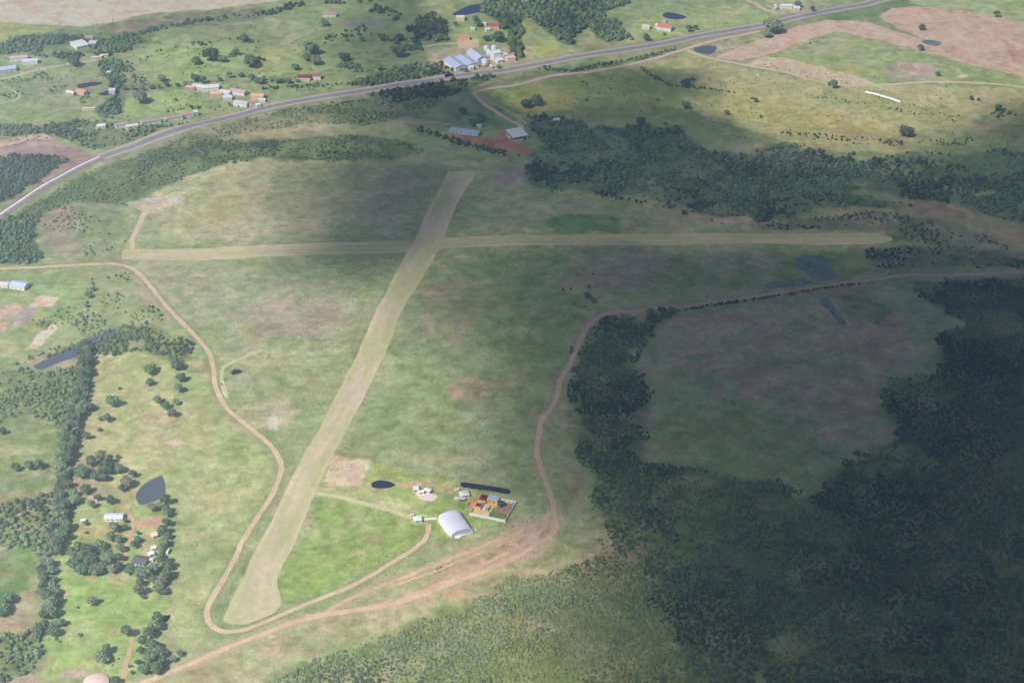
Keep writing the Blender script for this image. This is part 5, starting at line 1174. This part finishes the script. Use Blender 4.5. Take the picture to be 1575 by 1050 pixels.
wl = MB(); wl.box(-W-.15, -Ld, -.4, -W+.15, Ld, eh-.02); wl.box(W-.15, -Ld, -.4, W+.15, Ld, eh-.02); wl.build('wall', wallm(WHITEW), hg)
def endface(y0, y1, name, m_):
    v = [(a*.97, y0, b-.3) for a, b in arc]+[(a*.97, y1, b-.3) for a, b in arc]; mb = MB(); N_ = n+1
    mb.add(v+[(-W*.97, y0, -.3), (W*.97, y0, -.3), (-W*.97, y1, -.3), (W*.97, y1, -.3)], [tuple(range(N_-1, -1, -1))+(2*N_, 2*N_+1), tuple(range(N_, 2*N_))+(2*N_+3, 2*N_+2)]); return mb.build(name, m_, hg)
endface(-Ld+.5, -Ld+.65, 'front_wall', mat('blue_grey_panel', (206,214,236), .5, .06)); endface(Ld-.3, Ld-.15, 'rear_wall', wallm((222,226,230)))
v = []
for sg in (0, 1):
    for a, b in arc: v.append((a*(1.0 if sg == 0 else .93), -Ld-.12, b if sg == 0 else (b-eh)*.86+eh))
    # white rim of the open end
mb = MB(); mb.add(v, [(k, k+1, n+2+k, n+1+k) for k in range(n)]); mb.build('rim', mat('white_trim', (240,240,238)), hg)
for a, b in ((-W-.2, -W+.5), (W-.5, W+.2)): MB().box(a, -Ld-.35, -.3, b, -Ld-.13, eh+.3).build('door_post', mat('white_trim', (240,240,238)), hg)
for k in range(4): MB().box(-8.6+k*4.35, -Ld+.25, -.2, -4.5+k*4.35, -Ld+.42, 4.3).build('sliding_door', mat('grey_panel', (188,198,220), .5, .05), hg)
MB().box(-W-1.9, -13, -.3, -W-.3, 13, 1.8).build('side_annex', mat('annex_sheet', (222,226,230), .6, .06, stripes=('Y', 1.2, .1)), hg)
v = [(-9,5,1),(0,5,1)]
MB().box(-2.2, 1.2, eh+ar+.02, .2, 3.4, eh+ar+.35).build('roof_vent', mat('vent_metal', (200,198,190), .5, .1), hg)
hm = empty('concrete_apron', (x, y, 0)); bpy.data.objects.remove(hm)
CONC = mat('pale_concrete', (228,222,210), .9, .10, .5)
def slab(name, P, m_=CONC, lift=.14, label=None, cat=None):
    o = sheet(name, P, m_, lift); return o
slab('concrete_apron', [(697,824),(700,829),(706,829),(710,825),(724,820),(732,817),(733,814),(727,813)])
slab('path', [(650,798.5),(672,795.5),(673,798.5),(650,801)])
# small white pump house at the end of the paved path
house(642.5,799,6.5,6.5,14,'small white cube-like house at the end of the paved path',(240,238,232),h=3.2,rh=.5,hip=True)
house(633.5,791,2.2,2.0,14,'tiny white box beside the cube-like house',(238,232,214),h=1.5,rh=.3)
slab('concrete_yard', [(638,758),(643,755),(655,757),(672,761),(673,765),(664,771),(655,770),(645,766)], mat('worn_concrete', (214,204,192), .9, .1, .5), .12)
# ---------------------------------------------------------------- walled house
ox, oy, _ = gp(722.5,792,0); A0 = R(-19); oz = hz(ox, oy)
cw = empty('perimeter_wall', (ox, oy, oz), A0); tag(cw, 'cream-white wall enclosing the courtyard of the orange house', 'wall')
CW = wallm((240,236,224)); LX, LY = 35.0, 33.0
for nm, b in (('wall_panel', (0,-.25,-.5,LX,.0,3.3)), ('wall_panel', (LX-.25,.01,-.5,LX,LY,2.2)), ('wall_panel', (16,LY-.25,-.5,LX-.26,LY,2.0)), ('wall_panel', (-.25,-.25,-.5,-.01,LY,2.6))): MB().box(*b).build(nm, CW, cw)
for k in range(8): MB().box(k*LX/7-.2,-.45,-.5,k*LX/7+.2,-.26,3.45).build('pillar', CW, cw)
hs = empty('courtyard_house', (ox, oy, oz), A0); tag(hs, 'orange and yellow plastered house with brown tile and blue-grey roofs', 'house')
OR = wallm((240,198,128)); PKW = wallm((226,190,172))
def bx(nm, m_, *b): return MB().box(*b).build(nm, m_, hs)
bx('wall', OR, .3,20.5,-.4,8,31.5,3.4); bx('wall', OR, 8.01,24.5,-.4,18.6,31.6,3.2); bx('wall', PKW, .3,11,-.4,6.6,18,3.0)
def tileroof(x0, y0, x1, y1, z0, rh, c, met=False):
    cx, cy = (x0+x1)/2, (y0+y1)/2; hw = min(x1-x0, y1-y0)/2; m = MB()
    if x1-x0 >= y1-y0: r = [(x0+hw, cy, z0+rh), (x1-hw, cy, z0+rh)]; f = [(0,1,5,4),(1,2,5),(2,3,4,5),(3,0,4)]
    else: r = [(cx, y0+hw, z0+rh), (cx, y1-hw, z0+rh)]; f = [(0,1,4),(1,2,5,4),(2,3,5),(3,0,4,5)]
    m.add([(x0,y0,z0),(x1,y0,z0),(x1,y1,z0),(x0,y1,z0)]+r, f+[(3,2,1,0)]).build('roof', roofm(c, met), hs)
tileroof(.5, 21.5, 7.8, 31.2, 3.42, 1.4, (128,72,70)); tileroof(.8, 11.6, 6.2, 17.2, 3.02, 1.0, (134,78,72))
m = MB(); m.add([(8.2,24.4,3.25),(18.9,24.4,3.25),(18.9,31.9,4.2),(8.2,31.9,4.2),(8.2,24.4,3.4),(18.9,24.4,3.4),(18.9,31.9,4.35),(8.2,31.9,4.35)], [(3,2,1,0),(4,5,6,7),(0,1,5,4),(1,2,6,5),(2,3,7,6),(3,0,4,7)]).build('roof', roofm((176,190,214), True), hs)
YEL = mat('yellow_paving', (240,206,122), .85, .1, .4); PKP = mat('pink_paving', (226,198,178), .85, .1, .4); GRP = mat('grey_paving', (200,194,196), .85, .1, .4); ORP = mat('orange_paving', (242,192,108), .85, .1, .4)
bx('terrace', ORP, 8.02,19.2,-.3,19.5,24.3,.45); bx('terrace', YEL, 6.8,8.8,-.3,15.5,11,.4); bx('terrace', GRP, 6.8,11.02,-.3,13,19,.35)
bx('terrace', ORP, .3,3.4,-.3,10,8.7,.5); bx('terrace', PKP, 10.01,1.0,-.3,17.4,8.7,.3); bx('terrace', PKP, 15.6,12,-.3,16.8,19,.3)
bx('partition_wall', OR, 17.5,.4,-.3,17.75,9,1.8); bx('partition_wall', OR, .3,9.0,-.3,6.7,9.2,2.2); bx('partition_wall', PKW, 13.2,11.1,-.3,13.4,18.5,2.0); bx('partition_wall', OR, 8.02,19.0,-.3,19.5,19.18,1.4)
bx('door', DOORM, 3.5,20.43,0,4.6,20.497,2.2); bx('window', GLASS, 5.4,20.44,1,7.0,20.497,2.2); bx('window', GLASS, 10,24.44,1,12,24.497,2.2); bx('window', GLASS, 14,24.44,1,16,24.497,2.2)
bx('parapet', wallm((240,240,238)), 19.2,29.5,-.3,24,31.8,2.2); bx('parapet', wallm((240,240,238)), 24.6,29.8,-.3,28.2,31.8,1.8); bx('parapet', wallm((232,226,220)), 29,29.9,-.3,32,31.8,1.5)
bx('water_tank', mat('tank_white', (238,238,230), .6, .04), 9.0,12,.36,11.2,14.2,2.0)
YARD = mat('yard_soil', (168,140,122), .95, .2, .5); YG = mat('yard_grass', (124,144,96), .95, .2, .5)
def yard(nm, m_, L, lift):
    c, s = math.cos(A0), math.sin(A0); V = [(ox+a*c-b*s, oy+a*s+b*c) for a, b in L]; me = bpy.data.meshes.new(nm); me.from_pydata([(a, b, hz(a, b)+lift) for a, b in V], [], [tuple(range(len(V)))]); me.materials.append(m_); o = bpy.data.objects.new(nm, me); C.objects.link(o); o['kind'] = 'structure'
yard('courtyard_ground', YG, [(17.8,.3),(LX-.4,.3),(LX-.4,10),(27,11),(20,12),(17.8,19)], .42); yard('courtyard_ground', YARD, [(20,12.05),(27,11.05),(LX-.4,10.05),(LX-.4,29),(24,29),(19.8,24),(19.8,18.5)], .46)
ow = empty('boundary_wall', (ox, oy, oz), A0); tag(ow, 'short orange-red wall screen outside the left of the walled house', 'wall')
OW = wallm((226,140,112)); MB().box(-6.5,18,-.4,-.5,18.3,2.2).build('wall_panel', OW, ow); MB().box(-6.8,13,-.4,-6.5,18.3,2.0).build('wall_panel', OW, ow)
yard('tiled_yard', mat('red_tiles', (214,146,118), .85, .1, .5), [(-6.4,11),(-.4,11),(-.4,17.9),(-6.4,17.9)], .45)
house(714,760.5,8,7,20,'small white house between concrete yard and walled house',(240,240,238),h=3.2,rh=1,hip=True)
house(711,767,4.5,3,0,'tiny brown-fronted hut below the small white house',(214,200,190),(150,104,92),h=2.2,rh=.4)
house(702,766,3,2.6,0,'tiny white box-like hut left of the brown-fronted hut',(238,232,222),h=1.8,rh=.4)
house(703,752,2.6,2.2,0,'tiny cream box-like hut above the small white house',(236,230,206),h=1.6,rh=.3)
house(639.5,751.5,4.5,6,10,'white hut at the left end of the concrete yard',(240,240,236),h=2.8,rh=.6)
house(648,756,4.5,3.5,0,'low white hut in the middle of the concrete yard',(240,238,230),h=2.2,rh=.4)
house(658,754,6,4.5,-30,'white hut at the right end of the concrete yard',(240,240,238),h=2.6,rh=.6)
# white covered silage tube in the sunny field
Q = resample(pts([(1330,141),(1345,143.5),(1360,147.5),(1375,152),(1386,156)]), 2.0); T = np.gradient(Q, axis=0); T /= np.linalg.norm(T, axis=1)[:, None]; m = MB(); nn = 10; v = []
for k in range(len(Q)):
    s_ = min(1, .35+.65*min(k, len(Q)-1-k)/2.0); nx_, ny_ = -T[k][1], T[k][0]
    for j in range(nn+1):
        a = math.pi*j/nn; o = 2.4*math.cos(a)*s_*(1+.04*math.sin(k*1.7)); v.append((Q[k][0]+nx_*o, Q[k][1]+ny_*o, hz(*Q[k])+2.0*math.sin(a)*s_-.1))
f = [(k*(nn+1)+j, k*(nn+1)+j+1, (k+1)*(nn+1)+j+1, (k+1)*(nn+1)+j) for k in range(len(Q)-1) for j in range(nn)]+[tuple(range(nn+1)), tuple(range(len(v)-1, len(v)-nn-2, -1))]
tag(m.add(v, f).build('silage_bag', mat('white_plastic', (244,244,240), .5, .04), None, True), 'long white plastic silage bag lying in the sunny field', 'silage bag')
# ---------------------------------------------------------------- vehicles
TYRE = mat('tyre', (.03,.03,.03), .9, .1, rawalb=True)
def car(u, v, deg, col, label, L=4.4, W=1.8, Hh=1.45, cargo=None, name='car', cat='car'):
    x, y, z = gp(u, v); r = empty(name, (x, y, hz(x, y)+.12), R(deg)); tag(r, label, cat)
    cm = mat('car_paint_%d_%d_%d' % col, col, .35, .03, spec=.5); h1 = Hh*.55
    b = MB(); b.add([(-L/2,-W/2,.3),(L/2,-W/2,.3),(L/2,W/2,.3),(-L/2,W/2,.3),(-L/2+.1,-W/2+.05,h1),(L/2-.15,-W/2+.05,h1-.1),(L/2-.15,W/2-.05,h1-.1),(-L/2+.1,W/2-.05,h1)], [(3,2,1,0),(4,5,6,7),(0,1,5,4),(1,2,6,5),(2,3,7,6),(3,0,4,7)]); b.build('body', cm, r)
    c0, c1 = (-L*.38, L*.2) if not cargo else (L*.28, L*.46)
    MB().add([(c0,-W/2+.08,h1+.01),(c1,-W/2+.08,h1+.01),(c1,W/2-.08,h1+.01),(c0,W/2-.08,h1+.01),(c0+.35,-W/2+.25,Hh-.08),(c1-.6 if not cargo else c1-.1,-W/2+.25,Hh-.08),(c1-.6 if not cargo else c1-.1,W/2-.25,Hh-.08),(c0+.35,W/2-.25,Hh-.08)], [(0,1,5,4),(1,2,6,5),(2,3,7,6),(3,0,4,7),(3,2,1,0)]).build('windscreen', GLASS, r)
    MB().box(c0+.3,-W/2+.22,Hh-.075,(c1-.55 if not cargo else c1-.05),W/2-.22,Hh).build('car_roof', cm, r)
    if cargo: MB().box(-L/2+.05,-W/2-.02,h1+.02,L*.26,W/2+.02,Hh+.9).build('cargo_box', mat('cargo_%d' % cargo[0], cargo, .6, .06), r)
    for sx in (-.31, .31):
        for sy in (-1, 1):
            w_ = MB(); nn = 12; rr_ = .33 if not cargo else .5; v = [(sx*L+rr_*math.cos(6.283*k/nn), sy*W/2+q, rr_+rr_*math.sin(6.283*k/nn)) for q in (-.11, .11) for k in range(nn)]
            w_.add(v, [(k, (k+1) % nn, nn+(k+1) % nn, nn+k) for k in range(nn)]+[tuple(range(nn)), tuple(range(nn, 2*nn))]).build('wheel', TYRE, r)
    return r
car(801,106.5,28,(240,240,238),'white car on the lower lane of the highway past the mill')
car(691,117.5,28,(70,76,96),'dark truck on the highway just left of the warehouse',L=14,W=2.5,Hh=2.8,cargo=(72,78,98),name='truck',cat='truck')
car(258.5,849,82,(242,240,232),'white van parked at the right side of the farm hedge',L=7.2,W=2.3,Hh=2.2,cargo=(242,240,234),name='van',cat='van')
# dark cattle and a walker on the red ground below the hangar
HIDE = mat('cow_hide', (.045,.035,.03), .85, .3, 2, rawalb=True)
def skin_obj(name, J, E, m_, loc, rz):
    me = bpy.data.meshes.new(name); me.from_pydata([j[:3] for j in J], E, []); o = bpy.data.objects.new(name, me); C.objects.link(o)
    o.modifiers.new('skin', 'SKIN'); 
    for k, j in enumerate(J): me.skin_vertices[0].data[k].radius = (j[3], j[3])
    me.skin_vertices[0].data[0].use_root = True
    s = o.modifiers.new('sub', 'SUBSURF'); s.levels = 1; s.render_levels = 2; me.materials.append(m_); o.location = loc; o.rotation_euler = (0, 0, rz); return o
COW_J = [(0,0,1.05,.42),(.6,0,1.1,.36),(-.65,0,1.1,.36),(1.0,0,1.2,.22),(1.35,0,1.0,.17),(1.65,0,.8,.10),(.6,.22,.75,.13),(.6,-.22,.75,.13),(.62,.24,.4,.07),(.62,-.24,.4,.07),(.62,.24,.03,.06),(.62,-.24,.03,.06),(-.7,.22,.75,.16),(-.7,-.22,.75,.16),(-.84,.24,.42,.07),(-.84,-.24,.42,.07),(-.76,.24,.03,.06),(-.76,-.24,.03,.06),(-1.05,0,1.15,.06),(-1.12,0,.6,.03),(1.38,.2,1.1,.04),(1.38,-.2,1.1,.04)]
COW_E = [(0,1),(0,2),(1,3),(3,4),(4,5),(1,6),(1,7),(6,8),(7,9),(8,10),(9,11),(2,12),(2,13),(12,14),(13,15),(14,16),(15,17),(2,18),(18,19),(4,20),(4,21)]
for u, v, a, lab in [(672.5,875.5,10,'dark cow, left one of two on the red ground'),(677.5,873,30,'dark cow, right one of two next to a person in white')]:
    x, y, z = gp(u, v); tag(skin_obj('cow', COW_J, COW_E, HIDE, (x, y, hz(x, y)+.04), R(a)), lab, 'cow')
x, y, z = gp(300,839); tag(skin_obj('cow', COW_J, COW_E, mat('white_hide', (.6,.58,.52), .85, .1, 2, rawalb=True), (x, y, hz(x, y)+.04), R(15)), 'lone white cow on the meadow left of the dirt road', 'cow')
x, y, z = gp(683,872.5)
SKIN = mat('skin', (.42,.26,.18), .6, .05, rawalb=True)
PJ = [(0,0,.95,.15),(0,0,1.25,.17),(0,0,1.47,.08),(0,0,1.56,.065),(0,0,1.68,.105),(.12,0,.85,.09),(-.12,0,.85,.09),(.14,.08,.48,.065),(-.14,-.1,.48,.065),(.14,.1,.06,.05),(-.14,-.16,.06,.05),(.14,.22,.03,.04),(-.14,-.04,.03,.04),(.2,0,1.42,.065),(-.2,0,1.42,.065),(.28,-.04,1.13,.045),(-.28,.04,1.13,.045),(.27,.1,.9,.035),(-.27,.16,.9,.035)]
PE = [(0,1),(1,2),(2,3),(3,4),(0,5),(0,6),(5,7),(6,8),(7,9),(8,10),(9,11),(10,12),(2,13),(2,14),(13,15),(14,16),(15,17),(16,18)]
ps = skin_obj('person', PJ, PE, SKIN, (x, y, hz(x, y)+.06), R(200)); tag(ps, 'person in a white shirt standing beside the dark cows', 'person')
sv = MB().cyl(0, 0, .92, 1.46, .21, .2, n=14); sv.box(.2, -.08, 1.12, .34, .06, 1.46); sv.box(-.34, -.08, 1.12, -.2, .06, 1.46); sv.build('shirt', wallm((240,240,240)), ps)
tr = MB().cyl(.13, .02, .1, .95, .09, .115, n=10); tr.cyl(-.13, -.04, .1, .95, .09, .115, n=10); tr.build('trousers', mat('cloth_dark', (.05,.06,.09), .9, .1, rawalb=True), ps)
hr = MB(); v, f_ = ICO2; hr.add([(p[0]*.125, p[1]*.135-.01, 1.73+p[2]*.10) for p in v], [tuple(q) for q in f_]); hr.build('hair', mat('hair', (.03,.02,.015), .8, .1, rawalb=True), ps, True)
#@@PART4
# ================================================================== CLOUDS (they hang behind and beside the camera and throw the big shadows)
CB = 1500.0
def cloud(name, P_, label, soft=100, thick=230, dens=.0125, weak=(), seed=1):
    P2 = P_[1] if P_[0] == 'w' else pts(P_); px = [p[0] for p in P2]; py = [p[1] for p in P2]; st = 28.0
    ax = np.arange(min(px)-220, max(px)+220, st); ay = np.arange(min(py)-220, max(py)+220, st); X, Y = np.meshgrid(ax, ay)
    w1 = (fbm(X, Y, 130, 400+seed, 4)-.5)*75; w2 = (fbm(X, Y, 130, 430+seed, 4)-.5)*75
    d = poly_sd(X+w1, Y+w2, P2); t = sstep(soft*.75, -soft*1.6, d)**1.15*(.75+.5*fbm(X, Y, 120, 450+seed, 4))
    for Pw, k in weak: t = t*(1-(1-k)*(1-sstep(-60, 60, poly_sd(X+w1, Y+w2, pts(Pw)))))
    t = np.where(t < .012, 0, t); hc = CB+.2*thick; sx, sy = SUN_DIR.x/SUN_DIR.z*hc, SUN_DIR.y/SUN_DIR.z*hc
    top = CB+t*thick*.85; bot = CB-t*thick*.15
    ny_, nx_ = X.shape; V = np.concatenate([np.stack([X.ravel()+sx, Y.ravel()+sy, top.ravel()], 1), np.stack([X.ravel()+sx, Y.ravel()+sy, bot.ravel()], 1)])
    i = np.arange(ny_-1)[:, None]*nx_; j = np.arange(nx_-1)[None]; q = np.stack([i+j, i+j+1, i+nx_+j+1, i+nx_+j], -1).reshape(-1, 4)
    q = q[(t.ravel()[q] > 0).any(1)]; f = np.concatenate([q, (q+nx_*ny_)[:, ::-1]])
    bm = bmesh.new(); used = np.unique(f); mp = {a: bm.verts.new(V[a]) for a in used}
    for a in f: bm.faces.new([mp[b] for b in a])
    bmesh.ops.remove_doubles(bm, verts=bm.verts[:], dist=.01); me = bpy.data.meshes.new(name); bm.to_mesh(me); bm.free()
    m = bpy.data.materials.new(name+'_vapour'); m.use_nodes = True; nt = m.node_tree; nt.nodes.remove(nt.nodes['Principled BSDF'])
    vs = nt.nodes.new('ShaderNodeVolumePrincipled'); vs.inputs['Color'].default_value = (.97,.98,1,1); vs.inputs['Density'].default_value = dens; vs.inputs['Anisotropy'].default_value = .6
    nt.links.new(vs.outputs[0], nt.nodes['Material Output'].inputs['Volume']); me.materials.append(m)
    o = bpy.data.objects.new(name, me); C.objects.link(o); tag(o, label, 'cloud', kind='stuff'); return o
MAIN = [(500,250),(485,330),(475,395),(570,418),(650,405),(690,450),(752,530),(776,610),(794,690),(822,760),(862,790),(912,826),(938,880),(950,950),(965,1050),(1800,140),(1540,160),(1490,205),(1380,228),(1250,222),(1170,190),(1120,150),(1080,108),(960,100),(860,115),(800,130),(740,128),(640,128),(570,150),(600,195),(560,245)]
k_ = MAIN.index((965,1050))+1; MAIN = ('w', pts(MAIN[:k_])+[(210,900),(430,600),(620,280),(900,-250),(2300,-250),(2700,1500),(2300,2600)]+pts(MAIN[k_:]))  # unseen near lobe added to the cloud to darken haze close to the camera
cloud('cloud', MAIN, 'wide grey cloud above and behind the viewer', weak=[([(740,130),(880,120),(960,130),(1100,140),(1180,190),(1000,185),(860,180),(800,200),(740,170)], .35), ([(600,200),(860,190),(1200,215),(1700,215),(1700,425),(1300,418),(1000,430),(880,400),(700,400),(620,330)], .40)])
cloud('cloud', [(530,250),(522,300),(516,350),(500,395),(550,412),(600,405),(650,360),(668,300),(640,240),(570,232),(520,236)], 'small dark cloud beside the wide one', soft=38, thick=90, dens=.012, seed=5)
cloud('cloud', [(540,-40),(670,-60),(680,60),(640,118),(560,128),(520,80)], 'small thin cloud beyond the wide one', soft=60, thick=110, dens=.008, seed=9)
# ================================================================== HAZE
hb = MB().box(-41500, -41500, -6, 41500, 41500, 985)
hm_ = bpy.data.materials.new('thin_haze'); hm_.use_nodes = True; nt = hm_.node_tree; nt.nodes.remove(nt.nodes['Principled BSDF'])
vs = nt.nodes.new('ShaderNodeVolumePrincipled'); vs.inputs['Color'].default_value = (.68,.88,1.0,1); vs.inputs['Density'].default_value = .00032; vs.inputs['Anisotropy'].default_value = .25
nt.links.new(vs.outputs[0], nt.nodes['Material Output'].inputs['Volume']); tag(hb.build('haze', hm_), 'thin blue-white haze over the whole land', 'haze', kind='stuff')
